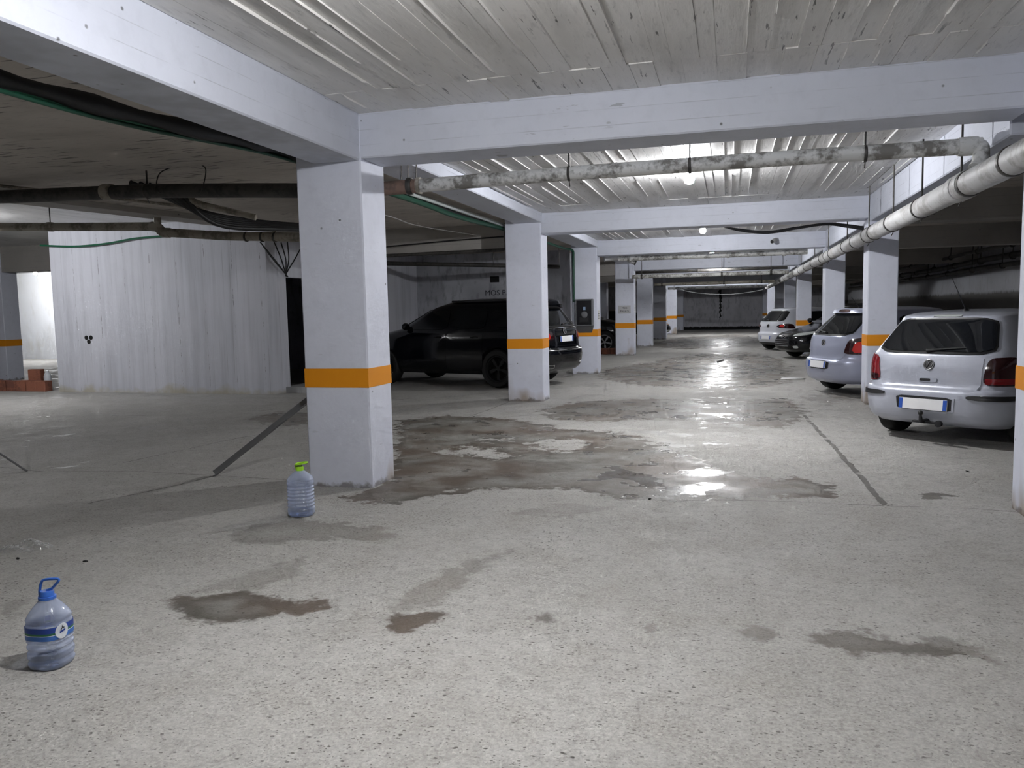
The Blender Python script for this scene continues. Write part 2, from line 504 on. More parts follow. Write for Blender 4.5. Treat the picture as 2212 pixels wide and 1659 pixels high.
def build_floor():
    xs = np.unique(np.round(np.concatenate([np.arange(-30, -7.5, 1.5), np.arange(-7.5, -4.5, .1), np.arange(-4.5, 3.2, .035), np.arange(3.2, 7.01, .4)]), 4))
    ys = np.unique(np.round(np.concatenate([np.arange(-6, 2.2, .8), np.arange(2.2, 12, .035), np.arange(12, 19, .07), np.arange(19, 30, .2), np.arange(30, 55.6, .8)]), 4))
    X, Y = np.meshgrid(xs, ys)
    P = np.stack([X.ravel(), Y.ravel()], 1)
    nx, ny = len(xs), len(ys)
    sd = np.full(len(P), .5); amt = np.zeros(len(P)); pud = np.full(len(P), .5)
    for s, poly in STAINS:
        d = poly_sd(P, poly)
        m = d < sd
        sd = np.where(m, d, sd); amt = np.where(m & (d < .4), s, amt)
    for poly in DRY:
        d = poly_sd(P, poly)
        sd = np.where(d < .25, np.maximum(sd, -d * .8), sd)
    for poly in PUDDLES:
        pud = np.minimum(pud, poly_sd(P, poly))
    cs = np.full(len(P), 1.0); cu = np.full(len(P), 1.0); cw = np.zeros(len(P))
    for w, line in CRACKS:
        L = np.array(line)
        # jitter the crack so that it runs unevenly
        pts = [L[0]]
        for a, b in zip(L, L[1:]):
            n = max(1, int(np.linalg.norm(b - a) / .35))
            for k in range(1, n + 1):
                q = a + (b - a) * k / n
                pts.append(q + rng.normal(0, .022 if w < .02 else .008, 2))
        for a, b in zip(pts, pts[1:]):
            ab = b - a; ap = P - a
            t = np.clip((ap @ ab) / (ab @ ab), 0, 1)
            d = np.sqrt(((ap - t[:, None] * ab) ** 2).sum(1))
            sg = np.sign(ab[0] * ap[:, 1] - ab[1] * ap[:, 0])
            m = d < cu
            cs = np.where(m, d * sg, cs); cw = np.where(m & (d < .3), w, cw); cu = np.where(m, d, cu)
    idx = np.arange(nx * ny).reshape(ny, nx)
    quads = np.stack([idx[:-1, :-1], idx[:-1, 1:], idx[1:, 1:], idx[1:, :-1]], -1).reshape(-1, 4)
    me = bpy.data.meshes.new('floor')
    nv, nf = len(P), len(quads)
    me.vertices.add(nv)
    me.vertices.foreach_set('co', np.column_stack([P, np.zeros(nv)]).astype(np.float32).ravel())
    me.loops.add(nf * 4)
    me.loops.foreach_set('vertex_index', quads.astype(np.int32).ravel())
    me.polygons.add(nf)
    me.polygons.foreach_set('loop_start', np.arange(0, nf * 4, 4, dtype=np.int32))
    me.update(calc_edges=True)
    for nm, arr in (('stain_sd', sd), ('stain_amt', amt), ('puddle_sd', pud), ('crack_s', cs), ('crack_u', cu), ('crack_w', cw)):
        at = me.attributes.new(nm, 'FLOAT', 'POINT')
        at.data.foreach_set('value', arr.astype(np.float32))
    return me

def floor_mat():
    m = mat('floor_concrete', (.4, .39, .37), .8, spec=.35)
    t = NT(m); p = t.pos()
    n0 = t.noise(p, .45, 4, .6); n1 = t.noise(p, 2.4, 6, .65); n2 = t.noise(p, 14, 6, .7); n3 = t.noise(p, 60, 4, .7)
    base = t.mix(t.rng(n0, .38, .66), (.40, .393, .375), (.315, .306, .286))
    base = t.mix(t.rng(n1, .45, .7, 0, .75), base, (.29, .275, .25))
    base = t.mix(t.rng(n2, .45, .72, 0, .75), base, (.22, .207, .19))
    base = t.mix(t.rng(n3, .35, .65, 0, .5), base, (.58, .57, .54))
    # small dark pits and grit
    nd = t.noise(p, 1.1, 3)
    v1 = t.voro(t.scale(p, (1, 1.6, 1)), 22)
    pit = t.math('MULTIPLY', t.rng(v1.outputs['Distance'], .13, .2, 1, 0), t.rng(t.xyz(v1.outputs['Color'])[0], .50, .56))
    v2 = t.voro(t.scale(p, (1, 1.3, 1)), 55)
    pit2 = t.math('MULTIPLY', t.rng(v2.outputs['Distance'], .14, .24, 1, 0), t.rng(t.xyz(v2.outputs['Color'])[1], .42, .5))
    grit = t.math('MAXIMUM', pit, t.math('MULTIPLY', pit2, .75))
    grit = t.math('MULTIPLY', grit, t.rng(nd, .35, .6, .35, 1.0))
    base = t.mix(t.math('MULTIPLY', grit, .9), base, (.07, .062, .055))
    # dark damp stains with ragged rims
    sd = t.attr('stain_sd'); am = t.attr('stain_amt'); pd = t.attr('puddle_sd')
    rag = t.math('ADD', t.rng(t.noise(p, 5, 6, .7), .25, .75, -.10, .10), t.rng(n2, .2, .8, -.05, .05))
    s = t.math('ADD', sd, t.math('MULTIPLY', rag, t.rng(t.xyz(p)[1], 3, 20, .7, 5.0)))
    st = t.math('MULTIPLY', t.rng(s, -.035, .03, 1, 0, True), am)
    inner = t.rng(t.noise(p, 1.8, 6, .7), .38, .60, .55, 1.0)
    near_rim = t.rng(sd, -.35, -.05, 0, 1)
    st = t.math('MULTIPLY', st, t.math('MAXIMUM', inner, near_rim))
    hue = t.noise(p, .9, 3)
    scol = t.mix(t.rng(hue, .4, .62), (.075, .066, .052), (.105, .074, .052))
    c = t.mix(t.math('MULTIPLY', st, .93), base, scol)
    # standing water
    yy = t.math('MULTIPLY', t.xyz(p)[1], .055)
    pw = t.rng(t.math('ADD', t.math('DIVIDE', pd, yy), t.rng(t.noise(p, 2.6, 6, .72), .3, .7, -2.0, 2.4)), -.25, .1, 1, 0, True)
    c = t.mix(t.math('MULTIPLY', pw, .25), c, (.14, .14, .14))
    # cracks and joints
    cs, cu, cw = t.attr('crack_s'), t.attr('crack_u'), t.attr('crack_w')
    w = t.math('MULTIPLY', cw, t.rng(t.noise(p, 6, 4), .3, .7, .35, 1.25))
    ck = t.math('MULTIPLY', t.math('LESS_THAN', t.math('ABSOLUTE', cs), w), t.math('LESS_THAN', cu, .07))
    ck = t.math('MULTIPLY', ck, t.rng(t.noise(p, 2.2, 4), .36, .46))
    c = t.mix(t.math('MULTIPLY', ck, .72), c, (.075, .07, .062))
    b = bsdf(m)
    t.link(c, b['Base Color'])
    r = t.math('SUBTRACT', t.rng(n1, .3, .7, .72, .9), t.math('MULTIPLY', st, .36))
    r = t.math('SUBTRACT', r, t.math('MULTIPLY', pw, t.rng(n1, .35, .65, .2, .46)), clamp=True)
    r = t.math('MAXIMUM', r, .24)
    t.link(r, b['Roughness'])
    hgt = t.math('ADD', t.math('MULTIPLY', n2, .5), t.math('SUBTRACT', t.math('MULTIPLY', n3, .25), t.math('MULTIPLY', grit, .45)))
    hgt = t.math('MULTIPLY', hgt, t.math('SUBTRACT', 1.0, t.math('MULTIPLY', pw, .96)))
    hgt = t.math('SUBTRACT', hgt, t.math('MULTIPLY', ck, .6))
    t.link(t.bump(hgt, .45, .012), b['Normal'])
floor_mat()
fl_o = link('floor', build_floor(), 'floor_concrete')
tag(fl_o, 'rough grey concrete floor with damp brown stains, puddles and cracks', 'floor', kind='structure')

# ================================================================== STRUCTURE
XL0, XL1 = -3.63, -3.02      # left column row
XR0, XR1 = 1.97, 2.385       # right column row
ROWS = [6.33, 13.0, 18.72, 26.15, 32.35, 39.35, 47.2, 54.0]
CD = .48
SOF = [2.83, 2.78, 2.76, 2.735, 2.72, 2.71, 2.70, 2.68]
CEIL1, CEIL2, CEILL, CEILF = 3.19, 3.10, 3.05, 3.32
BZ0, BZ1 = .885, 1.052

def st(name, bm, m, label, cat, bev=None):
    o = bm_obj(name, bm, m)
    return tag(o, label, cat, kind='structure')

# ---- ceilings
st('ceiling', bm_box(-3.05, 2.0, -6, 6.5, CEIL1 + .012, CEIL1 + .3), 'ceiling_board', 'board-marked concrete ceiling over the near part of the aisle', 'ceiling')
ceil_near = bpy.data.objects['ceiling']
ceil_aisle = st('ceiling', bm_box(-3.05, 2.0, 6.5, 55.3, CEIL2 + .012, CEIL2 + .3), 'ceiling_board_pale', 'pale board-marked ceiling of the aisle beyond the first cross beam', 'ceiling')
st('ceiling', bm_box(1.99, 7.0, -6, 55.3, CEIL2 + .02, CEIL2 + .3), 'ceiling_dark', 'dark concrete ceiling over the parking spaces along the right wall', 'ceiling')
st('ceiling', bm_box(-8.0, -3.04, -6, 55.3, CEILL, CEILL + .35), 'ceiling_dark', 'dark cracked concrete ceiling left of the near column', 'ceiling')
st('ceiling', bm_box(-30.2, -7.99, -6, 55.3, CEILF + .1, CEILF + .4), 'ceiling_board_pale', 'lit white ceiling over the far left part, beyond the hanging beam', 'ceiling')

def strips(parent, x0, x1, y0, y1, z, m, wmin=.10, wmax=.2, ridge=.35, seed=1):
    r = random.Random(seed)
    x = x0
    while x < x1 - .02:
        w = min(r.uniform(wmin, wmax), x1 - x)
        if x1 - (x + w) < .06:
            w = x1 - x
        dz = r.uniform(0, .011)
        box('board_imprint', x + .0015, x + w - .0015, y0, y1, z + dz, z + .014, m, parent)
        if r.random() < ridge:
            a = y0 + (y1 - y0) * r.uniform(0, .35); b = y1 - (y1 - y0) * r.uniform(0, .2)
            h = r.uniform(.005, .012)
            bm = bmesh.new()
            vs_ = [bm.verts.new(c) for c in ((x - .004, a, z + .012), (x + .004, a, z + .012), (x, a + .1, z - h), (x - .004, b, z + .012), (x + .004, b, z + .012), (x, b - .1, z - h))]
            for f in ((0, 1, 2), (3, 5, 4), (0, 2, 5, 3), (1, 4, 5, 2), (0, 3, 4, 1)):
                bm.faces.new([vs_[i] for i in f])
            bm_obj('seam_ridge', bm, m, parent)
        x += w

strips(ceil_near, -3.02, 1.97, 5.72, 6.34, CEIL1, 'ceiling_board', .12, .24, .25, 3)
strips(ceil_near, -3.02, 1.97, 2.6, 5.715, CEIL1, 'ceiling_board', .10, .2, .55, 5)
strips(ceil_aisle, -3.02, 1.97, 6.78, 9.35, CEIL2, 'ceiling_board_pale', .09, .17, .5, 8)
strips(ceil_aisle, -3.02, 1.97, 9.355, 12.2, CEIL2, 'ceiling_board_pale', .09, .17, .5, 13)
strips(ceil_aisle, -3.02, 1.97, 12.205, 13.0, CEIL2, 'ceiling_board_pale', .3, .6, .1, 14)
strips(ceil_aisle, -3.02, 1.97, 13.45, 18.7, CEIL2, 'ceiling_board_pale', .1, .2, .5, 21)

# ---- columns
ORD = ['nearest', 'second', 'third', 'fourth', 'fifth', 'sixth', 'seventh', 'eighth']
def column(x0, x1, y0, y1, top, label, z0=-.02):
    bm = bm_box(x0, x1, y0, y1, z0, top, .012)
    o = st('column', bm, 'column_paint', label, 'column')
    e = .0025
    # painted band: a thin skin of paint round the shaft
    b = bmesh.new()
    bo = bm_box(x0 - e, x1 + e, y0 - e, y1 + e, BZ0, BZ1, 0)
    for f in list(bo.faces):
        if abs(f.normal.z) > .5:
            bo.faces.remove(f)
    b.free()
    bm_obj('painted_band', bo, 'band_orange', o)
    return o
L_EXTRA = ['beside the green-capped water bottle', 'in front of the black SUV', 'carrying a grey electric box', 'with a paper notice on it',
           'behind the column with the notice', 'in shade', 'before the end wall', 'against the end wall']
R_EXTRA = ['cut by the frame edge', 'behind the silver hatchback with the tow ball', 'behind the silver-blue hatchback', 'behind the black car front',
           'beyond the white hatchback', 'in the far part of the aisle', 'near the end wall', 'against the end wall']
for i, y in enumerate(ROWS):
    column(XL0, XL1, y, y + CD, CEIL2 + .1, 'white column with orange band, %s in the left row, %s' % (ORD[i], L_EXTRA[i]))
    yr = 6.08 if i == 0 else y
    column(XR0 + (.03 if i == 0 else 0), XR1, yr, yr + CD, CEIL2 + .1, 'white column with orange band, %s in the right row, %s' % (ORD[i], R_EXTRA[i]))
column(-18.9, -18.02, 16.5, 17.0, 3.42, 'white column with orange band at the left edge, beyond the red bricks')
column(-5.75, -5.08, 34, 34.5, 3.05, 'far white column seen between the electric box and the paper notice')
column(-9.35, -8.78, 6.5, 7.1, 3.42, 'white column outside the left picture edge that props a thin rod')

def prism(outline, z0, z1):
    bm = bmesh.new()
    lo = [bm.verts.new((x, y, z0)) for x, y in outline]
    hi = [bm.verts.new((x, y, z1)) for x, y in outline]
    bm.faces.new(lo[::-1]); bm.faces.new(hi)
    n = len(outline)
    for i in range(n):
        bm.faces.new((lo[i], lo[(i + 1) % n], hi[(i + 1) % n], hi[i]))
    return bm

# ---- beams
for i, y in enumerate(ROWS):
    st('beam', bm_box(XL1 - .02, XR0 + .02, y + .01, y + .46, SOF[i], (CEIL1 if i == 0 else CEIL2) + .1, .012), 'beam_paint', 'white concrete cross beam over the aisle, %s from the camera' % ORD[i], 'beam')
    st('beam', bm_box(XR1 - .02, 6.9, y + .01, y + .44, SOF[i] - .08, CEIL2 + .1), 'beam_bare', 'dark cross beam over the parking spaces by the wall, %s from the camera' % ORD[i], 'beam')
    if i in (1, 3, 4, 5):
        yo = .72 if i == 1 else 0
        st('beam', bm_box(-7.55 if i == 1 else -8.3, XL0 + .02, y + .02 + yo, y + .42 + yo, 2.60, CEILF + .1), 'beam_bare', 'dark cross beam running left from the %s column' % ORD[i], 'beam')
for i in range(len(ROWS)):
    ya = -6 if i == 0 else ROWS[i - 1] + CD - .02
    yb = ROWS[i] + .02
    z = 2.812 if i == 0 else 2.955
    st('beam', bm_box(-3.46, XL1 - .006 if i == 0 else -2.99, ya, yb, z, (CEIL1 if i == 0 else CEIL2) + .1, .012), 'beam_paint', 'long white beam along the left column row, %s stretch' % ORD[i], 'beam')
    st('beam', bm_box(XR0 + .004, XR1 - .02, ya, yb, 2.73, CEIL2 + .12, .012), 'beam_paint', 'long white beam along the right column row, %s stretch' % ORD[i], 'beam')
st('beam', prism([(-9.1, 3.0), (-7.18, 12.95), (-7.62, 12.95), (-9.55, 3.0)], 2.97, CEILF + .12), 'beam_bare', 'dark beam hanging in front of the lit ceiling on the left', 'beam')
st('beam', bm_box(-30, -14.25, 16.55, 16.95, 2.78, CEILF + .12), 'beam_bare', 'dark cross beam above the bright gap beside the white enclosure', 'beam')

# ---- walls
st('wall_right', bm_box(6.9, 7.1, -6, 55.3, 0, 3.4), 'wall_perimeter', 'white perimeter wall with grey lower half behind the parked cars', 'wall')
st('wall_back', bm_box(-30.2, 7.0, 55.1, 55.3, 0, 3.4), 'wall_end', 'dark end wall closing the aisle', 'wall')
st('wall_front', bm_box(-30.2, 7.0, -6.2, -6, 0, 3.7), 'wall_plain', 'grey wall behind the camera', 'wall')
st('wall_left', bm_box(-30.4, -30.2, -6.2, 55.3, 0, 3.7), 'wall_plain', 'grey outer wall on the far left', 'wall')
st('wall_left_bright', bm_box(-30.2, -14.5, 26.0, 26.2, 0, 3.7), 'wall_white_bright', 'brightly lit white wall seen past the left end of the enclosure', 'wall')
# enclosure: front face, splayed corner, side with a doorway, left return
enc = st('wall_enclosure', prism([(-13.86, 13.92), (-8.62, 13.76), (-8.62, 13.96), (-13.86, 14.12)], 0, CEILF + .1), 'wall_board_marked', 'white board-marked concrete front wall of the enclosure', 'wall')
st('wall_corner', prism([(-8.62, 13.76), (-8.40, 14.08), (-8.58, 14.18), (-8.74, 13.9)], 0, CEILF + .1), 'wall_board_marked', 'splayed corner piece at the right end of the enclosure, by the doorway', 'wall')
st('wall_lintel', prism([(-8.40, 14.08), (-8.32, 15.3), (-8.5, 15.3), (-8.58, 14.12)], 2.27, CEILF + .1), 'wall_board_marked', 'white wall piece above the black doorway of the enclosure', 'wall')
st('wall_side', prism([(-8.32, 15.3), (-8.2, 20.4), (-8.4, 20.4), (-8.5, 15.3)], 0, CEILF + .1), 'wall_board_marked', 'side wall of the enclosure past its doorway', 'wall')
st('wall_return', bm_box(-13.86, -13.66, 14.12, 26, 0, CEILF + .1), 'wall_white_bright', 'left return wall of the enclosure', 'wall')
gw = st('wall_middle', bm_box(-14.1, -3.98, 20.4, 20.6, 0, CEILL + .35), 'wall_graffiti', 'stained grey wall behind the black SUV with handwritten letters', 'wall')
st('floor_threshold', prism([(-8.56, 14.0), (-7.95, 14.0), (-7.95, 15.4), (-8.5, 15.4)], 0, .12), 'wall_plain', 'raised concrete threshold before the black doorway', 'step')
# back wall streak of black stain
def ragged(name, x, y, z0, z1, w, m, parent, seed):
    r = random.Random(seed)
    n = 26
    vs_, fs_ = [], []
    for k in range(n + 1):
        z = z0 + (z1 - z0) * k / n
        c = x + r.uniform(-.04, .04); h = w * r.uniform(.25, 1.0) * (.4 + .6 * k / n)
        vs_ += [(c - h, y, z), (c + h, y, z), (c - h, y + .004, z), (c + h, y + .004, z)]
    for k in range(n):
        a = 4 * k; b = a + 4
        fs_ += [(a, a + 1, b + 1, b), (a + 2, b + 2, b + 3, a + 3), (a, b, b + 2, a + 2), (a + 1, a + 3, b + 3, b + 1)]
    return put_mesh(name, vs_, fs_, m, parent)
ragged('stain_streak', -.68, 55.095, .65, 2.62, .15, 'black_stain', bpy.data.objects['wall_back'], 4)
# graffiti, black vent hole
text_mesh('handwriting', 'MOS PARKO', .2, 'ink', gw, frame((-5.72, 20.396, 1.94), (1, 0, 0), (0, 0, 1)))
box('vent_opening', -6.12, -5.88, 20.385, 20.41, 2.28, 2.44, 'pit_black', gw)
# drilled holes in the enclosure wall
def hole(x, z, r, y=13.86):
    v, f = lathe([(0, -.004), (r * .8, -.004), (r, 0), (r * .9, .02), (0, .02)], 14)
    o = put_mesh('drilled_hole', v, f, 'pit_black', enc, True)
    yy = 13.92 - (x + 13.86) * .16 / 5.24
    o.matrix_world = Matrix.Translation((x, yy - .004, z)) @ Matrix.Rotation(-math.pi / 2, 4, 'X')
for x, z in ((-13.04, 1.15), (-12.92, 1.15), (-12.98, 1.065)):
    hole(x, z, .048)

# ================================================================== CARS
def car_paint(name, base, metal=.3, rough=.32, coat=.8):
    m = mat(name, base, rough, metal=metal, coat=coat)
    return m
car_paint('paint_silver', (.44, .46, .53), .1, .34)
car_paint('paint_silver_blue', (.40, .425, .54), .25, .33)
car_paint('paint_white', (.66, .68, .74), 0.0, .3)
car_paint('paint_black', (.003, .003, .004), 0.0, .12, .3)
car_paint('paint_navy', (.002, .0025, .0045), 0.0, .1, .3)
car_paint('paint_charcoal', (.05, .05, .055), .3, .3)
mat('glass_dark', (.006, .007, .009), .04, spec=.6)
mat('glass_trim', (.01, .01, .011), .35)
mat('rubber', (.012, .012, .012), .75)
mat('plastic_black', (.018, .018, .02), .5)
mat('lamp_red', (.20, .008, .012), .12, coat=1)
mat('lamp_dark_red', (.03, .006, .008), .12, coat=1)
mat('lamp_glow_red', (.42, .02, .02), .12, coat=1, emit=((1, .05, .03), .02))  # weak emission added to brighten the red tail lenses
mat('lamp_clear', (.42, .44, .43), .1, coat=1)
mat('chrome', (.7, .7, .72), .12, metal=1.0)
mat('rim_alloy', (.32, .32, .33), .3, metal=.8)
mat('rim_dark', (.015, .015, .016), .4, metal=.5)
mat('plate_white', (.85, .85, .86), .45)
mat('plate_blue', (.03, .10, .45), .4)
mat('wheel_well', (.008, .008, .008), .9)

class Body:
    """car shell made of horizontal slices; every slice is a rounded plan outline"""
    def __init__(self, s):
        self.s = s
        self.p = 2.0 / s.get('n', 5.0)
        zs = np.linspace(s['z0'], s['z1'], 500)
        k = np.hanning(s.get('sm', 17)); k /= k.sum()
        def prof(key):
            a = np.array(s[key], float)
            v = np.interp(zs, a[:, 0], a[:, 1])
            h = len(k) // 2
            return np.convolve(np.pad(v, h, mode='edge'), k, 'valid')
        self.zs = zs
        self.xr, self.xf, self.w = prof('rear'), prof('front'), prof('width')
        self.cache = {}
    def at(self, z):
        return (float(np.interp(z, self.zs, self.xr)), float(np.interp(z, self.zs, self.xf)), float(np.interp(z, self.zs, self.w)))
    def P(self, th, z):
        xr, xf, w = self.at(z)
        c, sn = math.cos(th), math.sin(th)
        C = math.copysign(abs(c) ** self.p, c); S = math.copysign(abs(sn) ** self.p, sn)
        return Vector(((xr + xf) / 2 - (xf - xr) / 2 * C, w * S, z))
    def table(self, z, front):
        key = (round(z, 3), front)
        if key not in self.cache:
            th = np.linspace(0, math.pi / 2, 160) ** 1
            th = (math.pi / 2) * (np.linspace(0, 1, 160) ** 2.2)
            xr, xf, w = self.at(z)
            x = -(xf - xr) / 2 * np.cos(th) ** self.p; y = w * np.sin(th) ** self.p
            arc = np.concatenate([[0], np.cumsum(np.hypot(np.diff(x), np.diff(y)))])
            self.cache[key] = (arc, th)
        return self.cache[key]
    def theta(self, q, z, mode):
        if mode in ('rear', 'front'):
            arc, th = self.table(z, mode == 'front')
            t = math.copysign(float(np.interp(abs(q), arc, th)), q)
            return t if mode == 'rear' else math.pi - t
        xr, xf, w = self.at(z)
        C = -(q - (xr + xf) / 2) / max((xf - xr) / 2, 1e-6)
        C = max(-.9999, min(.9999, C))
        t = math.acos(math.copysign(abs(C) ** (1 / self.p), C))
        return t if mode == 'left' else -t
    def on(self, q, z, mode, off=0.0):
        th = self.theta(q, z, mode)
        p = self.P(th, z)
        if off:
            e = 1e-3
            a = self.P(th + e, z) - self.P(th - e, z)
            b = self.P(th, z + .004) - self.P(th, z - .004)
            n = b.cross(a)
            if n.length < 1e-12:
                n = Vector((0, 0, 1))
            p = p + n.normalized() * off
        return p

def chaikin(pts, k=2, cut=.25):
    pts = [Vector((*p, 0)) for p in pts]
    for _ in range(k):
        out = []
        for a, b in zip(pts, pts[1:] + pts[:1]):
            out += [a.lerp(b, cut), a.lerp(b, 1 - cut)]
        pts = out
    return [(p.x, p.y) for p in pts]

def densify(pts, step=.05):
    out = []
    for a, b in zip(pts, pts[1:] + pts[:1]):
        n = max(1, int(math.hypot(b[0] - a[0], b[1] - a[1]) / step))
        out += [(a[0] + (b[0] - a[0]) * k / n, a[1] + (b[1] - a[1]) * k / n) for k in range(n)]
    return out

def patch(B, name, pts, mode, m, parent, off=.004, depth=.012, rnd=2, rings=6, cut=.18):
    """panel following the shell: outline given as (position across, height)"""
    pl = list(pts)
    if rnd:
        pl = densify(chaikin(pl, rnd, cut), .04)
    else:
        pl = densify(pl, .04)
    cx = sum(p[0] for p in pl) / len(pl); cz = sum(p[1] for p in pl) / len(pl)
    n = len(pl)
    verts, faces = [], []
    for (q, z) in pl:
        verts.append(B.on(q, z, mode, off - depth))
    for k in range(rings):
        t = 1 - k / rings
        for (q, z) in pl:
            verts.append(B.on(cx + (q - cx) * t, cz + (z - cz) * t, mode, off))
    c = len(verts)
    verts.append(B.on(cx, cz, mode, off))
    for k in range(rings):
        a, b = k * n, (k + 1) * n
        for i in range(n):
            j = (i + 1) % n
            faces.append((a + i, a + j, b + j, b + i))
    a = rings * n
    for i in range(n):
        faces.append((a + i, a + (i + 1) % n, c))
    bm = bmesh.new()
    vv = [bm.verts.new(v) for v in verts]
    for f in faces:
        try:
            bm.faces.new([vv[i] for i in f])
        except ValueError:
            pass
    bmesh.ops.recalc_face_normals(bm, faces=bm.faces)
    # open shell: make sure it faces outwards
    f0 = bm.faces[:]
    ctr = Vector(((B.at(.6)[0] + B.at(.6)[1]) / 2, 0, cz))
    sgn = sum(f.normal.dot(f.calc_center_median() - ctr) for f in f0)
    if sgn < 0:
        bmesh.ops.reverse_faces(bm, faces=f0)
    me = bpy.data.meshes.new(name)
    bm.to_mesh(me); bm.free()
    return link(name, me, m, parent, True, 40)

def make_shell(B, parent, paint):
    s = B.s
    zs = np.unique(np.concatenate([np.linspace(s['z0'], s['z1'] - .12, 60), np.linspace(s['z1'] - .12, s['z1'], 22), np.array(s.get('zdense', []))]))
    M = 112
    # even spacing round the outline
    ths = []
    for k in range(M):
        u = k / M * 4
        qd, f = int(u), u - int(u)
        f = f ** 1.9 / (f ** 1.9 + (1 - f) ** 1.9)
        ths.append((qd + f) * math.pi / 2)
    verts, faces = [], []
    for z in zs:
        verts += [B.P(t, z) for t in ths]
    nz = len(zs)
    for i in range(nz - 1):
        for k in range(M):
            k2 = (k + 1) % M
            faces.append((i * M + k, i * M + k2, (i + 1) * M + k2, (i + 1) * M + k))
    faces.append(tuple(reversed(range(M))))
    faces.append(tuple(range((nz - 1) * M, nz * M)))
    bm = bmesh.new()
    vv = [bm.verts.new(v) for v in verts]
    for f in faces:
        bm.faces.new([vv[i] for i in f])
    bmesh.ops.recalc_face_normals(bm, faces=bm.faces)
    me = bpy.data.meshes.new('body')
    bm.to_mesh(me); bm.free()
    me.materials.append(MATS[paint]); me.materials.append(MATS['wheel_well'])
    o = bpy.data.objects.new('body', me)
    col.objects.link(o)
    cb = bmesh.new()
    for ax in s['axles']:
        for sd in (-1, 1):
            r = s['wr'] + .045
            w = B.at(.5)[2]
            ret = bmesh.ops.create_cone(cb, cap_ends=True, segments=40, radius1=r, radius2=r, depth=.5)
            bmesh.ops.transform(cb, matrix=Matrix.Translation((ax, sd * (w + .02), s['wr'])) @ Matrix.Rotation(math.pi / 2, 4, 'X'), verts=ret['verts'])
    for f in cb.faces:
        f.material_index = 1
    cm = bpy.data.meshes.new('cut'); cb.to_mesh(cm); cb.free()
    cm.materials.append(MATS[paint]); cm.materials.append(MATS['wheel_well'])
    co = bpy.data.objects.new('cut', cm); col.objects.link(co)
    md = o.modifiers.new('b', 'BOOLEAN'); md.operation = 'DIFFERENCE'; md.object = co; md.solver = 'EXACT'
    ev = o.evaluated_get(bpy.context.evaluated_depsgraph_get())
    me2 = bpy.data.meshes.new_from_object(ev)
    bpy.data.objects.remove(o); bpy.data.objects.remove(co)
    me2.name = 'body'
    me2.polygons.foreach_set('use_smooth', [True] * len(me2.polygons))
    me2.set_sharp_from_angle(angle=math.radians(40))
    o = bpy.data.objects.new('body', me2)
    col.objects.link(o); o.parent = parent
    return o

WHEEL = {}
def wheel_meshes(r, wd, rim='rim_alloy'):
    key = (r, wd, rim)
    if key in WHEEL:
        return WHEEL[key]
    h = wd / 2
    prof = [(r * .66, -h * .75), (r * .72, -h), (r * .9, -h), (r * .965, -h * .85), (r, -h * .55), (r, h * .55), (r * .965, h * .85), (r * .9, h), (r * .72, h), (r * .66, h * .75), (r * .66, -h * .75)]
    v, f = lathe(prof, 36)
    tm = bpy.data.meshes.new('tyre'); tm.from_pydata(v, [], f); tm.materials.append(MATS['rubber'])
    # rim: dished disc with five spokes, one connected surface
    N, R = 80, [0.0, .12, .2, .3, .42, .52, .58, .62, .665]
    verts, faces, mi = [(0, 0, h * .55)], [], []
    for q in R[1:]:
        for k in range(N):
            a = 2 * math.pi * k / N
            spoke = abs(((a / (2 * math.pi) * 5) % 1) - .5) < (.16 + .05 * (1 - q))
            z = h * .55 if q < .2 or spoke or q > .57 else -h * .1
            if q > .6:
                z = h * .8
            verts.append((r * q * math.cos(a), r * q * math.sin(a), z))
    for k in range(N):
        faces.append((0, 1 + k, 1 + (k + 1) % N)); mi.append(0)
    for i in range(len(R) - 2):
        for k in range(N):
            k2 = (k + 1) % N
            fc = (1 + i * N + k, 1 + (i + 1) * N + k, 1 + (i + 1) * N + k2, 1 + i * N + k2)
            faces.append(fc)
            mi.append(1 if min(verts[j][2] for j in fc) < h * .3 else 0)
    rm = bpy.data.meshes.new('rim'); rm.from_pydata(verts, [], faces)
    rm.materials.append(MATS[rim]); rm.materials.append(MATS['wheel_well'])
    rm.polygons.foreach_set('material_index', mi)
    for q in (tm, rm):
        q.polygons.foreach_set('use_smooth', [True] * len(q.polygons)); q.set_sharp_from_angle(angle=math.radians(35))
    WHEEL[key] = (tm, rm)
    return WHEEL[key]

def wheels(root, s):
    tm, rm = wheel_meshes(s['wr'], s.get('ww', .195), s.get('rim', 'rim_alloy'))
    for ax in s['axles']:
        for sd in (-1, 1):
            w = empty('wheel', (0, 0, 0)); w.parent = root
            w.location = (ax, sd * s['track'] / 2, s['wr'])
            w.rotation_euler = (-math.pi / 2 * sd, random.uniform(0, 1), 0)
            for nm, me in (('tyre', tm), ('rim', rm)):
                o = bpy.data.objects.new(nm, me); col.objects.link(o); o.parent = w

def on_frame(B, q, z, mode, off):
    """frame on the shell: x to the right as seen from outside, y up, z outwards"""
    p = B.on(q, z, mode, off)
    n = (B.on(q, z, mode, off + .05) - p).normalized()
    up = Vector((0, 0, 1))
    x = up.cross(n).normalized()
    y = n.cross(x)
    return Matrix(((x.x, y.x, n.x, p.x), (x.y, y.y, n.y, p.y), (x.z, y.z, n.z, p.z), (0, 0, 0, 1)))

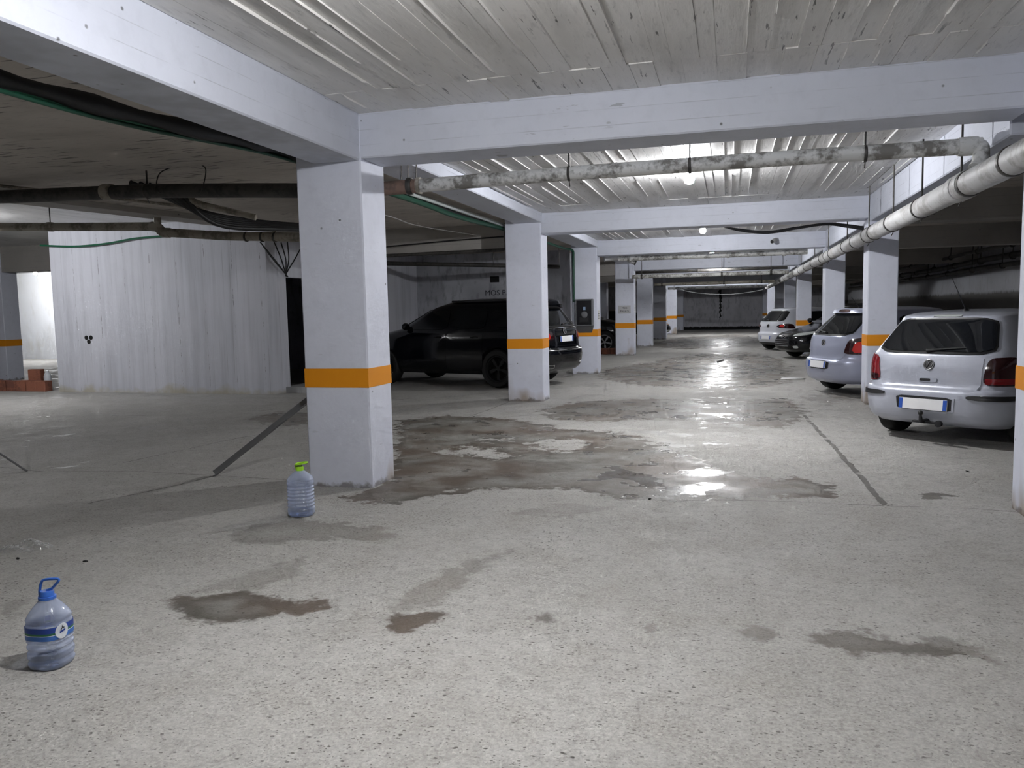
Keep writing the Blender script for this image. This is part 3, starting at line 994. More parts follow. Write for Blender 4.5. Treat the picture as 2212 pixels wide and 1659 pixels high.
def badge(B, root, z, mode, r=.055, q=0.0):
    M = on_frame(B, q, z, mode, .006)
    v, f = lathe([(0, .006), (r * .95, .006), (r, 0), (r, -.008), (0, -.008)], 28)
    b = put_mesh('badge', v, f, 'plastic_black', root, True, 40); b.data.transform(M)
    v, f = tube_mesh([(r * .93 * math.cos(a), r * .93 * math.sin(a), .007) for a in np.linspace(0, 2 * math.pi, 33)], r * .085, 6, False)
    o = put_mesh('emblem_ring', v, f, 'chrome', b, True); o.data.transform(M)
    for path in ([(-.36, .82), (0, .12), (.36, .82)], [(-.80, .42), (-.38, -.80), (0, .02), (.38, -.80), (.80, .42)]):
        v, f = tube_mesh([(x * r, y * r, .008) for x, y in path], r * .085, 6)
        o = put_mesh('emblem_letter', v, f, 'chrome', b); o.data.transform(M)
    return b

def plate(B, root, z, mode, q=0.0, w=.52, h=.112, off=.012, tilt=0.0):
    M = on_frame(B, q, z, mode, off)
    x, y = M.col[0].to_3d(), M.col[1].to_3d()
    n = Vector((-1, 0, 0)) if mode == 'rear' else Vector((1, 0, 0))
    n = (n + Vector((0, 0, tilt))).normalized()
    x = Vector((0, 0, 1)).cross(n).normalized(); y = n.cross(x)
    p = M.translation
    M = Matrix(((x.x, y.x, n.x, p.x), (x.y, y.y, n.y, p.y), (x.z, y.z, n.z, p.z), (0, 0, 0, 1)))
    o = bm_obj('license_plate', bm_box(-w / 2, w / 2, -h / 2, h / 2, -.012, .002, .002), 'plate_white', root); o.data.transform(M)
    for a, b in ((-w / 2, -w / 2 + .045), (w / 2 - .045, w / 2)):
        e = bm_obj('blue_strip', bm_box(a + .002, b - .002, -h / 2 + .003, h / 2 - .003, .002, .0032), 'plate_blue', o); e.data.transform(M)
    return o

def antenna(root, p, length, tilt, m='plastic_black'):
    p = Vector(p)
    a = empty('antenna'); a.parent = root
    v, f = lathe([(.03, 0), (.03, .012), (.014, .04), (0, .045)], 14, (1.5, 1))
    put_mesh('antenna_foot', v, f, m, a, True, 50).data.transform(Matrix.Translation(p - Vector((0, 0, .006))))
    d = Vector((-math.sin(tilt), 0, math.cos(tilt)))
    tube('antenna_rod', [p + d * .02, p + d * length * .5, p + d * length], [.007, .005, .003], m, a, 6)

def wiper(B, root, z, q0, q1, mode='rear'):
    pts = [B.on(q0 + (q1 - q0) * t, z + .05 * t * (1 - .3 * t), mode, .025) for t in np.linspace(0, 1, 8)]
    tube('wiper', pts, [.022, .016, .012, .010, .009, .008, .007, .004], 'plastic_black', root, 8)

def sides(B, root, s, paint):
    """doors with windows, handles and mirrors on both flanks"""
    g = s['side']          # belt height, window top, door x positions
    for mode in ('left', 'right'):
        for (x0, x1) in g['doors']:
            dr = patch(B, 'door', [(x0, .34), (x1, .34), (x1, g['belt'] - .03), (x0, g['belt'] - .03)], mode, paint, root, .003, .012, 1, 5, .06)
            xh = x0 + .12
            v, f = tube_mesh([B.on(xh + t * .16, g['belt'] - .12, mode, .012 + .022 * math.sin(math.pi * t)) for t in np.linspace(0, 1, 7)], .011, 8)
            put_mesh('door_handle', v, f, paint, dr, True)
        for poly in g['wins']:
            patch(B, 'side_window', poly, mode, 'glass_dark', root, .010, .02, 2, 6, .12)
        xm, zm = g['mirror']
        p = B.on(xm, zm, mode, .09)
        bm = bmesh.new(); bmesh.ops.create_uvsphere(bm, u_segments=16, v_segments=10, radius=1)
        sg = 1 if mode == 'left' else -1
        bmesh.ops.transform(bm, matrix=Matrix.Translation(p) @ Matrix.Diagonal((.055, .115, .075, 1)), verts=bm.verts)
        bm_obj('mirror', bm, paint, root, True)

def place(root, x, y, heading):
    root.location = (x, y, 0)
    root.rotation_euler = (0, 0, math.pi / 2 - math.radians(heading))

def hatch_spec(L=3.75, H=1.42, W=.815, wr=.29, track=1.40, win_b=.95, win_t=1.30, slope=.34, n=5.2, hood=.86, tuck=.0):
    return dict(n=n, z0=.2, z1=H, wr=wr, track=track, axles=(.72 + tuck, L - .85), L=L,
        rear=[(.2, .16), (.27, .05), (.36, .012), (.5, .0), (.575, .012), (.60, .055), (.64, .075), (.82, .085), (win_b - .03, .12), (win_b, .135),
              (win_t, .135 + slope), (win_t + .05, .15 + slope), (H - .05, .20 + slope), (H - .022, .36 + slope), (H - .008, .62 + slope), (H, 1.0 + slope)],
        front=[(.2, L - .2), (.28, L - .05), (.4, L), (.52, L - .01), (.64, L - .07), (.72, L - .20), (.80, L - .52), (hood, L - .95), (hood + .06, L - 1.12), (win_t, L - 1.78), (H - .05, L - 1.93), (H - .022, L - 2.06), (H - .008, L - 2.2), (H, L - 2.35)],
        width=[(.2, W - .09), (.28, W - .03), (.42, W - .005), (.6, W), (.75, W - .005), (win_b - .06, W - .035), (win_b + .02, W - .065), (win_t - .02, W - .215), (H - .06, W - .26), (H - .03, W - .33), (H - .012, W - .45), (H, W - .62)],
        side=dict(belt=win_b - .02, doors=((1.05, 1.95), (1.97, 2.95)) if L > 3.8 else ((1.12, 1.85), (1.87, 2.75)),
                  wins=[[(.62, win_b + .02), (.95, win_b + .0), (.98, win_t - .03), (.80, win_t - .06)],
                        [(1.02, win_b), (1.80, win_b - .01), (1.80, win_t), (1.06, win_t - .02)],
                        [(1.86, win_b - .01), (L - 1.15, win_b - .03), (L - 1.62, win_t - .01), (1.86, win_t)]],
                  mirror=(L - 1.25, win_b)))

def rear_window(B, root, zb, zt, wb, wt, name='rear_window'):
    patch(B, 'window_trim', [(-wb - .025, zb - .02), (wb + .025, zb - .02), (wt + .02, zt + .02), (-wt - .02, zt + .02)], 'rear', 'glass_trim', root, .010, .02, 2, 8, .12)
    return patch(B, name, [(-wb, zb), (wb, zb), (wt, zt), (-wt, zt)], 'rear', 'glass_dark', root, .017, .02, 2, 8, .12)

# ---------------------------------------------------------------- 1 silver hatchback with tow ball
def silver_hatch():
    s = hatch_spec(L=3.72, H=1.43, W=.84, win_b=.97, win_t=1.31, slope=.30, n=6.4)
    root = empty('hatchback_car')
    tag(root, 'silver hatchback with a tow ball parked tail-out beside the picture edge column', 'car', 'parked cars')
    B = Body(s)
    make_shell(B, root, 'paint_silver')
    sides(B, root, s, 'paint_silver')
    wheels(root, s)
    P = 'paint_silver'
    bmp = patch(B, 'rear_bumper', [(-1.12, .25), (1.12, .25), (1.12, .60), (-1.12, .60)], 'rear', P, root, .014, .03, 1, 8, .06)
    tg = patch(B, 'tailgate', [(-.50, .585), (.50, .585), (.535, .66), (.545, .945), (-.545, .945), (-.535, .66)], 'rear', P, root, .007, .014, 1, 8, .05)
    rear_window(B, root, .985, 1.325, .63, .50)
    for q0, q1 in ((.44, .98), (-.98, -.44)):
        patch(B, 'rub_strip', [(q0, .505), (q1, .505), (q1, .555), (q0, .555)], 'rear', 'plastic_black', bmp, .032, .02, 2, 3, .2)
    patch(B, 'plate_recess', [(-.31, .355), (.31, .355), (.33, .53), (-.33, .53)], 'rear', P, bmp, .020, .008, 1, 3, .1)
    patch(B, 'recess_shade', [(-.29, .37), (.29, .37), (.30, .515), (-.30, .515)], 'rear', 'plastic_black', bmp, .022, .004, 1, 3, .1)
    plate(B, root, .437, 'rear', 0, .52, .118, .034, .12)
    for sg, mm in ((1, 'lamp_red'), (-1, 'lamp_dark_red')):
        tl = patch(B, 'tail_light', [(sg * .545, .655), (sg * .93, .655), (sg * .935, .90), (sg * .82, .945), (sg * .585, .935)], 'rear', mm, root, .012, .03, 2, 5, .15)
        patch(B, 'lens_band', [(sg * .57, .668), (sg * .90, .668), (sg * .90, .73), (sg * .57, .73)], 'rear', 'lamp_dark_red' if sg > 0 else 'lamp_red', tl, .0145, .008, 1, 3, .1)
    patch(B, 'brake_light', [(-.15, 1.352), (.15, 1.352), (.15, 1.372), (-.15, 1.372)], 'rear', 'lamp_clear', root, .012, .02, 1, 2, .2)
    badge(B, root, .85, 'rear', .057)
    hd = patch(B, 'tailgate_handle', [(-.10, .665), (.10, .665), (.10, .715), (-.10, .715)], 'rear', P, root, .016, .02, 2, 3, .15)
    patch(B, 'handle_slot', [(-.03, .675), (.085, .675), (.085, .705), (-.03, .705)], 'rear', 'plastic_black', hd, .018, .01, 1, 3, .15)
    wiper(B, root, .985, .05, -.34)
    # towing hitch under the bumper
    th = empty('tow_hitch'); th.parent = root
    tube('hitch_bar', [(.25, -.02, .27), (-.02, -.02, .25), (-.09, -.02, .26), (-.10, -.02, .33)], [.025, .025, .024, .014], 'plastic_black', th, 10)
    bm = bmesh.new(); bmesh.ops.create_uvsphere(bm, u_segments=16, v_segments=10, radius=.027)
    bmesh.ops.translate(bm, verts=bm.verts, vec=(-.10, -.02, .35)); bm_obj('hitch_ball', bm, 'plastic_black', th, True)
    bm_obj('socket_plate', bm_box(-.05, .0, -.17, .10, .235, .255, .004), 'plastic_black', th)
    v, f = lathe([(0, 0), (.03, 0), (.034, .02), (.034, .05), (0, .05)], 16)
    o = put_mesh('trailer_socket', v, f, 'plastic_black', th, True, 40); o.data.transform(Matrix.Translation((-.04, -.20, .245)) @ Matrix.Rotation(-math.pi / 2, 4, 'Y'))
    antenna(root, (.85, 0, s['z1'] - .014), .48, math.radians(42))
    place(root, 2.0, 9.40, 40)
silver_hatch()

# ---------------------------------------------------------------- 2 silver-blue hatchback
def blue_hatch():
    s = hatch_spec(L=3.95, H=1.46, W=.82, win_b=1.0, win_t=1.33, slope=.36, wr=.30, track=1.42, n=4.4)
    root = empty('hatchback_car')
    tag(root, 'silver-blue hatchback with roof spoiler parked tail-out behind the second right column', 'car', 'parked cars')
    B = Body(s); P = 'paint_silver_blue'
    make_shell(B, root, P); sides(B, root, s, P); wheels(root, s)
    bmp = patch(B, 'rear_bumper', [(-1.10, .25), (1.10, .25), (1.10, .62), (.66, .63), (.58, .60), (-.58, .60), (-.66, .63), (-1.10, .62)], 'rear', P, root, .014, .03, 1, 8, .06)
    patch(B, 'tailgate', [(-.50, .61), (.50, .61), (.57, .70), (.57, .975), (-.57, .975), (-.57, .70)], 'rear', P, root, .006, .012, 1, 8, .06)
    rear_window(B, root, 1.015, 1.335, .60, .50)
    patch(B, 'roof_spoiler', [(-.56, 1.35), (.56, 1.35), (.54, 1.40), (-.54, 1.40)], 'rear', P, root, .05, .07, 2, 4, .2)
    patch(B, 'brake_light', [(-.16, 1.362), (.16, 1.362), (.16, 1.385), (-.16, 1.385)], 'rear', 'lamp_dark_red', root, .056, .02, 1, 2, .2)
    for sg in (1, -1):
        tl = patch(B, 'tail_light', [(sg * .54, .72), (sg * .62, .70), (sg * .92, .70), (sg * .98, .80), (sg * 1.0, .96), (sg * .80, .965), (sg * .60, .94)], 'rear', 'lamp_dark_red', root, .012, .03, 2, 5, .15)
        patch(B, 'red_lens', [(sg * .66, .725), (sg * .90, .725), (sg * .93, .90), (sg * .70, .90)], 'rear', 'lamp_glow_red', tl, .015, .008, 2, 4, .2)
    patch(B, 'plate_recess', [(-.30, .44), (.30, .44), (.32, .57), (-.32, .57)], 'rear', 'plastic_black', bmp, .018, .006, 1, 3, .15)
    plate(B, root, .51, 'rear', 0, .52, .115, .034, .1)
    badge(B, root, .875, 'rear', .055)
    wiper(B, root, 1.02, 0, .32)
    antenna(root, (.75, 0, s['z1'] - .02), .25, math.radians(40))
    place(root, 1.44, 14.5, 66)
blue_hatch()

# ---------------------------------------------------------------- 3 white hatchback further on
def white_hatch():
    s = hatch_spec(L=4.2, H=1.45, W=.86, win_b=.99, win_t=1.31, slope=.33, wr=.31, track=1.52, n=4.4)
    root = empty('hatchback_car')
    tag(root, 'white hatchback parked tail-out far down the right side of the aisle', 'car', 'parked cars')
    B = Body(s); P = 'paint_white'
    make_shell(B, root, P); sides(B, root, s, P); wheels(root, s)
    patch(B, 'rear_bumper', [(-1.15, .28), (1.15, .28), (1.15, .60), (-1.15, .60)], 'rear', P, root, .014, .03, 1, 8, .06)
    patch(B, 'bumper_valance', [(-.9, .2), (.9, .2), (.9, .29), (-.9, .29)], 'rear', 'plastic_black', root, .018, .03, 1, 3, .06)
    patch(B, 'tailgate', [(-.56, .60), (.56, .60), (.64, .72), (.64, .965), (-.64, .965), (-.64, .72)], 'rear', P, root, .006, .012, 1, 8, .06)
    rear_window(B, root, 1.0, 1.32, .63, .52)
    for sg in (1, -1):
        tl = patch(B, 'tail_light', [(sg * .42, .82), (sg * .50, .77), (sg * .92, .74), (sg * 1.06, .75), (sg * .98, .88), (sg * .80, .91), (sg * .52, .88)], 'rear', 'lamp_dark_red', root, .012, .03, 2, 5, .15)
        patch(B, 'red_lens', [(sg * .52, .80), (sg * .68, .78), (sg * .70, .89), (sg * .56, .87)], 'rear', 'lamp_glow_red', tl, .015, .008, 2, 3, .2)
    plate(B, root, .45, 'rear', 0, .52, .12, .034, .1)
    badge(B, root, .83, 'rear', .06)
    wiper(B, root, 1.0, 0, .34)
    place(root, 1.16, 28.6, 56)
white_hatch()

def front_face(B, root, P, hl, grille, fog=True):
    """headlights, grille, bumper and plate on the nose"""
    patch(B, 'front_bumper', [(-1.0, .24), (1.0, .24), (1.0, .56), (-1.0, .56)], 'front', P, root, .012, .03, 1, 7, .06)
    z0, z1, a, b = hl
    for sg in (1, -1):
        patch(B, 'headlight', [(sg * a, z0), (sg * b, z0 + .05), (sg * (b + .06), z1 + .02), (sg * (b - .12), z1 - .0), (sg * (a + .02), z0 + .07)], 'front', 'lamp_clear', root, .010, .02, 2, 5, .15)
        if fog:
            patch(B, 'fog_light', [(sg * .52, .32), (sg * .66, .32), (sg * .66, .39), (sg * .52, .39)], 'front', 'lamp_clear', root, .020, .02, 2, 3, .2)
    g = patch(B, 'grille', [(-grille[0], grille[1]), (grille[0], grille[1]), (grille[0] * .95, grille[2]), (-grille[0] * .95, grille[2])], 'front', 'plastic_black', root, .016, .03, 1, 5, .1)
    n = 4
    for k in range(n):
        z = grille[1] + (grille[2] - grille[1]) * (k + .5) / n
        pts = [B.on(q, z, 'front', .024) for q in np.linspace(-grille[0] * .9, grille[0] * .9, 9)]
        tube('grille_bar', pts, .008, 'chrome', g, 6)

# ---------------------------------------------------------------- 4 black car, nose out
def black_nose():
    s = hatch_spec(L=4.1, H=1.44, W=.87, win_b=.98, win_t=1.30, slope=.36, wr=.31, track=1.50, n=3.6, hood=.92)
    root = empty('hatchback_car')
    tag(root, 'black car parked nose-out between the silver-blue and the white hatchback', 'car', 'parked cars')
    B = Body(s); P = 'paint_black'
    make_shell(B, root, P); sides(B, root, s, P); wheels(root, s)
    front_face(B, root, P, (.64, .78, .42, .88), (.42, .36, .56))
    badge(B, root, .63, 'front', .05)
    patch(B, 'windshield', [(-.58, .99), (.58, .99), (.48, 1.32), (-.48, 1.32)], 'front', 'glass_dark', root, .014, .02, 2, 7, .1)
    rear_window(B, root, 1.0, 1.31, .6, .5)
    a = math.radians(246)
    place(root, 1.38 - 4.1 * math.sin(a), 24.1 - 4.1 * math.cos(a), 246)
black_nose()

# ---------------------------------------------------------------- 5 black SUV on the left
def suv_spec(L=5.05, H=1.79, W=.97):
    return dict(n=5.0, z0=.26, z1=H, wr=.385, ww=.26, track=1.64, axles=(1.12, L - .92), L=L,
        rear=[(.26, .30), (.36, .10), (.5, .02), (.66, .0), (.74, .02), (.78, .07), (1.0, .09), (1.16, .13), (1.2, .16), (1.56, .46), (1.60, .44), (H - .07, .44), (H - .03, .62), (H - .01, 1.0), (H, 1.5)],
        front=[(.26, L - .3), (.38, L - .06), (.55, L), (.75, L - .03), (.94, L - .14), (1.05, L - .40), (1.14, L - .90), (1.18, L - 1.12), (1.24, L - 1.24), (1.62, L - 2.0), (H - .06, L - 2.4), (H - .02, L - 2.7), (H, L - 3.0)],
        width=[(.26, W - .12), (.36, W - .03), (.55, W), (.8, W), (1.0, W - .015), (1.12, W - .05), (1.2, W - .08), (1.58, W - .24), (1.66, W - .29), (H - .03, W - .40), (H - .01, W - .55), (H, W - .75)],
        side=dict(belt=1.13, doors=((1.45, 2.35), (2.37, 3.35)),
                  wins=[[(.62, 1.22), (1.35, 1.18), (1.36, 1.55), (.86, 1.54)], [(1.42, 1.18), (2.30, 1.17), (2.30, 1.58), (1.42, 1.57)], [(2.36, 1.17), (L - 1.5, 1.16), (L - 2.15, 1.55), (2.36, 1.58)]],
                  mirror=(L - 1.55, 1.17)))
def suv(label, P, x, y, h, detail=True, L=5.05, H=1.79):
    s = suv_spec(L, H)
    if P == 'paint_navy':
        s['rim'] = 'rim_dark'
    root = empty('suv_car')
    tag(root, label, 'car', 'parked cars')
    B = Body(s)
    make_shell(B, root, P); sides(B, root, s, P); wheels(root, s)
    patch(B, 'rear_bumper', [(-1.25, .34), (1.25, .34), (1.25, .76), (-1.25, .76)], 'rear', P, root, .014, .03, 1, 8, .06)
    patch(B, 'tailgate', [(-.70, .78), (.70, .78), (.74, 1.165), (-.74, 1.165)], 'rear', P, root, .006, .012, 1, 8, .05)
    rear_window(B, root, 1.21, 1.55, .68, .56)
    patch(B, 'roof_spoiler', [(-.62, 1.585), (.62, 1.585), (.60, 1.64), (-.60, 1.64)], 'rear', P, root, .07, .09, 2, 4, .2)
    for sg in (1, -1):
        tl = patch(B, 'tail_light', [(sg * .42, .99), (sg * .50, .93), (sg * .98, .91), (sg * 1.12, .95), (sg * 1.12, 1.12), (sg * .98, 1.14), (sg * .50, 1.10)], 'rear', 'lamp_dark_red', root, .012, .03, 2, 5, .15)
        patch(B, 'red_lens', [(sg * .54, .95), (sg * .80, .94), (sg * .80, 1.10), (sg * .56, 1.09)], 'rear', 'lamp_glow_red', tl, .016, .008, 2, 3, .2)
        patch(B, 'exhaust_trim', [(sg * .48, .39), (sg * .80, .39), (sg * .86, .47), (sg * .50, .47)], 'rear', 'chrome', root, .022, .02, 1, 3, .1)
        patch(B, 'exhaust_opening', [(sg * .50, .402), (sg * .785, .402), (sg * .835, .458), (sg * .52, .458)], 'rear', 'plastic_black', root, .025, .02, 1, 3, .1)
        pts = [B.on(q, .73, 'rear', .022) for q in np.linspace(.1, 1.15, 14) * sg]
        tube('bumper_chrome', pts, .006, 'chrome', root, 6)
        rp = [B.on(q, H - .075, 'left' if sg > 0 else 'right', .03) for q in np.linspace(.95, L - 2.55, 14)]
        tube('roof_rail', rp, .018, 'plastic_black', root, 8)
    pts = [B.on(q, 1.165, 'rear', .012) for q in np.linspace(-.7, .7, 14)]
    tube('window_chrome', pts, .006, 'chrome', root, 6)
    plate(B, root, .95, 'rear', 0, .52, .115, .03, .05)
    badge(B, root, 1.10, 'rear', .06)
    wiper(B, root, 1.22, 0, -.36)
    front_face(B, root, P, (.78, .93, .5, .95), (.5, .55, .82), False)
    patch(B, 'windshield', [(-.70, 1.19), (.70, 1.19), (.56, 1.58), (-.56, 1.58)], 'front', 'glass_dark', root, .014, .02, 2, 7, .1)
    place(root, x, y, h)
    return root
suv('black SUV parked nose-in behind the second left column', 'paint_navy', -3.1, 15.7, -72, L=5.0)

# ---------------------------------------------------------------- 6.. dark cars mostly hidden
def dark_car(label, P, x, y, h, kind='hatch', **kw):
    s = hatch_spec(**kw)
    root = empty('parked_car')
    tag(root, label, 'car', 'parked cars')
    B = Body(s)
    make_shell(B, root, P); sides(B, root, s, P); wheels(root, s)
    zb, zt = s['side']['belt'] + .04, s['side']['wins'][1][2][1]
    rear_window(B, root, zb, zt, .6, .5)
    patch(B, 'rear_bumper', [(-1.1, .26), (1.1, .26), (1.1, .60), (-1.1, .60)], 'rear', P, root, .014, .03, 1, 7, .06)
    for sg in (1, -1):
        patch(B, 'tail_light', [(sg * .58, .70), (sg * .92, .70), (sg * .95, .90), (sg * .62, .90)], 'rear', 'lamp_dark_red', root, .012, .03, 2, 4, .15)
    front_face(B, root, P, (.63, .76, .44, .88), (.42, .36, .56))
    patch(B, 'windshield', [(-.58, zb), (.58, zb), (.48, zt), (-.48, zt)], 'front', 'glass_dark', root, .014, .02, 2, 7, .1)
    place(root, x, y, h)
    return root, s
suv('black SUV parked nose-out beyond the paper notice column with an alloy wheel and grille showing', 'paint_black', -8.0, 28.25, 90, L=4.75, H=1.72)
dark_car('dark grey car half hidden behind the nose-out black car and the fourth right column', 'paint_charcoal', 3.0, 27.6, 56, L=3.75, H=1.54, W=.86, win_b=1.0, win_t=1.40, wr=.31, track=1.5)
dark_car('black car whose nose peeks out behind the sixth left column', 'paint_black', -7.15, 42.4, 90, L=4.1, H=1.46, W=.86, win_b=1.0, win_t=1.33, wr=.31, track=1.5)

# ================================================================== LAMPS
for i, (x, y, zc, k) in enumerate(LAMPS):
    root = empty('ceiling_lamp', (x, y, zc))
    lab = ['bare bulb lamp above the picture edge over the near bay', 'glowing bulb lamp on the ceiling behind the white cross pipe', 'glowing bulb lamp just below the second cross beam',
           'bulb lamp in the bay beyond the third cross beam', 'bulb lamp in the bay before the fifth cross beam', 'far bulb lamp lighting the last columns', 'bulb lamp over the left bay before the enclosure', 'bulb lamp before the bright left wall', 'added fill bulb lamp out of view, brightening the left bay'][i]
    tag(root, lab, 'lamp', 'garage ceiling lamps')
    bm_obj('lamp_base', bm_box(-.06, .06, -.06, .06, -.045, .012, .008), 'lamp_body', root)
    dp = .09 if i == 0 else 0.0
    v, f = lathe([(0, -.02), (.024, -.02), (.024, -.075 - dp), (.03, -.085 - dp), (0, -.085 - dp)], 14)
    put_mesh('lamp_socket', v, f, 'lamp_body', root, True, 40)
    v, f = lathe([(0, -.082 - dp), (.045, -.10 - dp), (.06, -.14 - dp), (.045, -.18 - dp), (0, -.198 - dp)], 8)
    put_mesh('bulb', v, f, 'bulb_glow_%d' % i, root, True)

# ================================================================== PIPES
def collar(parent, p, d, r, w, m, name='pipe_collar'):
    p = Vector(p); d = Vector(d).normalized()
    return tube(name, [p - d * w / 2, p - d * w * .35, p + d * w * .35, p + d * w / 2], [r * .96, r, r, r * .96], m, parent, 20)

def hanger(parent, p, r, ztop, m='clamp_metal', d=(1, 0, 0)):
    """rod from above and a strap round the pipe"""
    h = empty('pipe_hanger'); h.parent = parent
    p = Vector(p)
    tube('rod', [(p.x, p.y, p.z + r), (p.x, p.y, ztop)], .009, m, h, 6)
    d = Vector(d)
    collar(h, p, d, r + .006, .025, m, 'strap')
    n = Vector((0, 0, 1)).cross(d).normalized()
    tube('strap_tail', [p + Vector((0, 0, -r)) + n * -.01, p + Vector((0, 0, -r - .05)) + n * .015], .005, m, h, 5)

# cross pipe over the aisle
PY, PZ = 7.2, 2.735
cp = empty('drain_pipe', (0, 0, 0))
tag(cp, 'long dirty white drain pipe running across the aisle behind the first cross beam', 'pipe')
tube('pipe_run', [(-2.88, PY, PZ - .022), (-1.4, PY, PZ), (.2, PY, PZ + .006), (1.9, PY, PZ + .004)], .063, 'pipe_white', cp, 24)
tube('pipe_end', smooth_path([(1.86, PY, PZ), (1.97 - .08, PY - .02, PZ - .02), (1.87, PY - .08, PZ - .14), (1.83, PY - .12, 2.54)], 5), .06, 'pipe_white', cp, 18)
collar(cp, (-.99, PY, PZ), (1, 0, 0), .07, .05, 'pipe_white')
collar(cp, (1.80, PY, PZ + .004), (1, 0, 0), .074, .14, 'pipe_white')
tube('rusty_end', [(-3.5, PY, PZ - .03), (-2.86, PY, PZ - .022)], .066, 'rust_cap', cp, 20)
collar(cp, (-2.93, PY, PZ - .02), (1, 0, 0), .08, .05, 'clamp_metal')
collar(cp, (-2.84, PY, PZ - .02), (1, 0, 0), .078, .035, 'pipe_tan')
for x in (-1.4, -.345, 1.05):
    hanger(cp, (x, PY, PZ), .063, CEIL2 - .001)
for x in (-3.02, -2.95, -2.87):
    tube('hanger_wire', [(x, PY, PZ + .05), (x + .01, PY, PZ + .2), (x + .01, PY, 3.045 if x < -3.03 else CEIL2)], .006, 'clamp_metal', cp, 5)

# the same line on the left of the column, blackened
lp = empty('drain_pipe', (0, 0, 0))
tag(lp, 'blackened drain pipe hanging left of the near column', 'pipe')
tube('pipe_run', [(-3.53, PY, 2.707), (-4.6, PY, 2.775), (-5.9, PY, 2.845), (-7.6, PY, 2.885), (-9.5, PY, 2.95)], .072, 'pipe_dark', lp, 20)
for x, z in ((-6.35, 2.862), (-4.0, 2.737), (-3.75, 2.72)):
    collar(lp, (x, PY, z), (1, 0, -.05), .084, .12, 'pipe_tan')
hanger(lp, (-5.86, PY, 2.843), .072, 3.06, 'pipe_dark')
for pts in ([(-5.63, PY - .09, 2.80), (-5.68, PY - .09, 2.84), (-5.66, PY - .05, 3.0), (-5.5, PY - .02, 3.07)], [(-5.2, PY - .09, 2.77), (-5.14, PY - .09, 2.80), (-5.11, PY - .05, 3.0), (-5.2, PY - .02, 3.07)]):
    tube('hanger_wire', smooth_path(pts, 4), .006, 'clamp_metal', lp, 5)

# the big pipe along the right columns
bp = empty('collector_pipe', (0, 0, 0))
tag(bp, 'thick grey pipe with collars running along the right column row', 'pipe')
BX = 1.80
def bz(y):
    return 2.44 + .0006 * (y - 6)
tube('pipe_run', [(BX, y, bz(y)) for y in (4.2, 8, 12, 16, 22, 30, 38, 44)], .098, 'pipe_grey', bp, 24)
for y in (6.1, 7.1, 7.42, 8.75, 10.2, 11.4, 13.0, 14.0, 15.8, 17.4, 19.2, 21, 22.8, 24.6, 26.8, 29, 31.5, 34, 37, 40):
    collar(bp, (BX, y, bz(y)), (0, 1, 0), .106, .05, 'clamp_metal' if y not in (7.42, 12.0) else 'clamp_metal')
for y in (7.16, 7.36, 13.04):
    collar(bp, (BX, y + .05, bz(y)), (0, 1, 0), .112, .16, 'pipe_grey')
for y in (7.36, 8.75, 10.2, 11.9, 14.0, 16.6, 19.2, 22.8):
    hanger(bp, (BX, y, bz(y)), .1, CEIL2 - .001, 'clamp_metal', (0, 1, 0))

# pipes further down the aisle
for k, (y, z, r, m_, x0, x1, lab) in enumerate([
        (19.35, 2.70, .06, 'pipe_white', -2.6, 1.66, 'white pipe under the third cross beam'),
        (25.5, 2.50, .06, 'pipe_white', -3.0, 1.66, 'dirty white pipe crossing the aisle in front of the fourth beam'),
        (29.8, 2.82, .05, 'pipe_dark', -5.0, 1.9, 'dark pipe crossing the aisle in front of the fifth beam'),
        (33.2, 2.46, .06, 'pipe_tan', -3.0, 1.66, 'tan pipe crossing the aisle past the fifth beam'),
        (40.4, 2.45, .06, 'pipe_white', -3.0, 1.66, 'far white pipe crossing the aisle near its end')]):
    o = empty('drain_pipe'); tag(o, lab, 'pipe')
    tube('pipe_run', [(x0, y, z + .01), ((x0 + x1) / 2, y, z), (x1, y, z + .01)], r, m_, o, 16)
    for x in (x0 + .3, (x0 + x1) / 2 + .4, x1 - .5):
        collar(o, (x, y, z + .004), (1, 0, 0), r + .012, .06, 'clamp_metal' if k % 2 else m_)
        tube('hanger_rod', [(x, y, z + r), (x, y, CEIL2 + .02)], .01, 'clamp_metal', o, 5)
# wrapped hose stub under the third beam
o = empty('wrapped_hose'); tag(o, 'silver wrapped hose stub hanging by the electric box column', 'hose')
tube('hose_body', smooth_path([(-2.95, 19.4, 2.72), (-2.7, 19.5, 2.75), (-2.45, 19.55, 2.735), (-2.22, 19.6, 2.62)], 6), .065, 'pipe_grey', o, 16)
collar(o, (-2.48, 19.55, 2.74), (1, .1, -.1), .072, .03, 'clamp_metal'); collar(o, (-2.22, 19.6, 2.62), (1, .1, -.5), .072, .03, 'clamp_metal')
tube('hose_strap', [(-2.3, 19.58, 2.66), (-2.3, 19.58, 3.11)], .008, 'clamp_metal', o, 5)

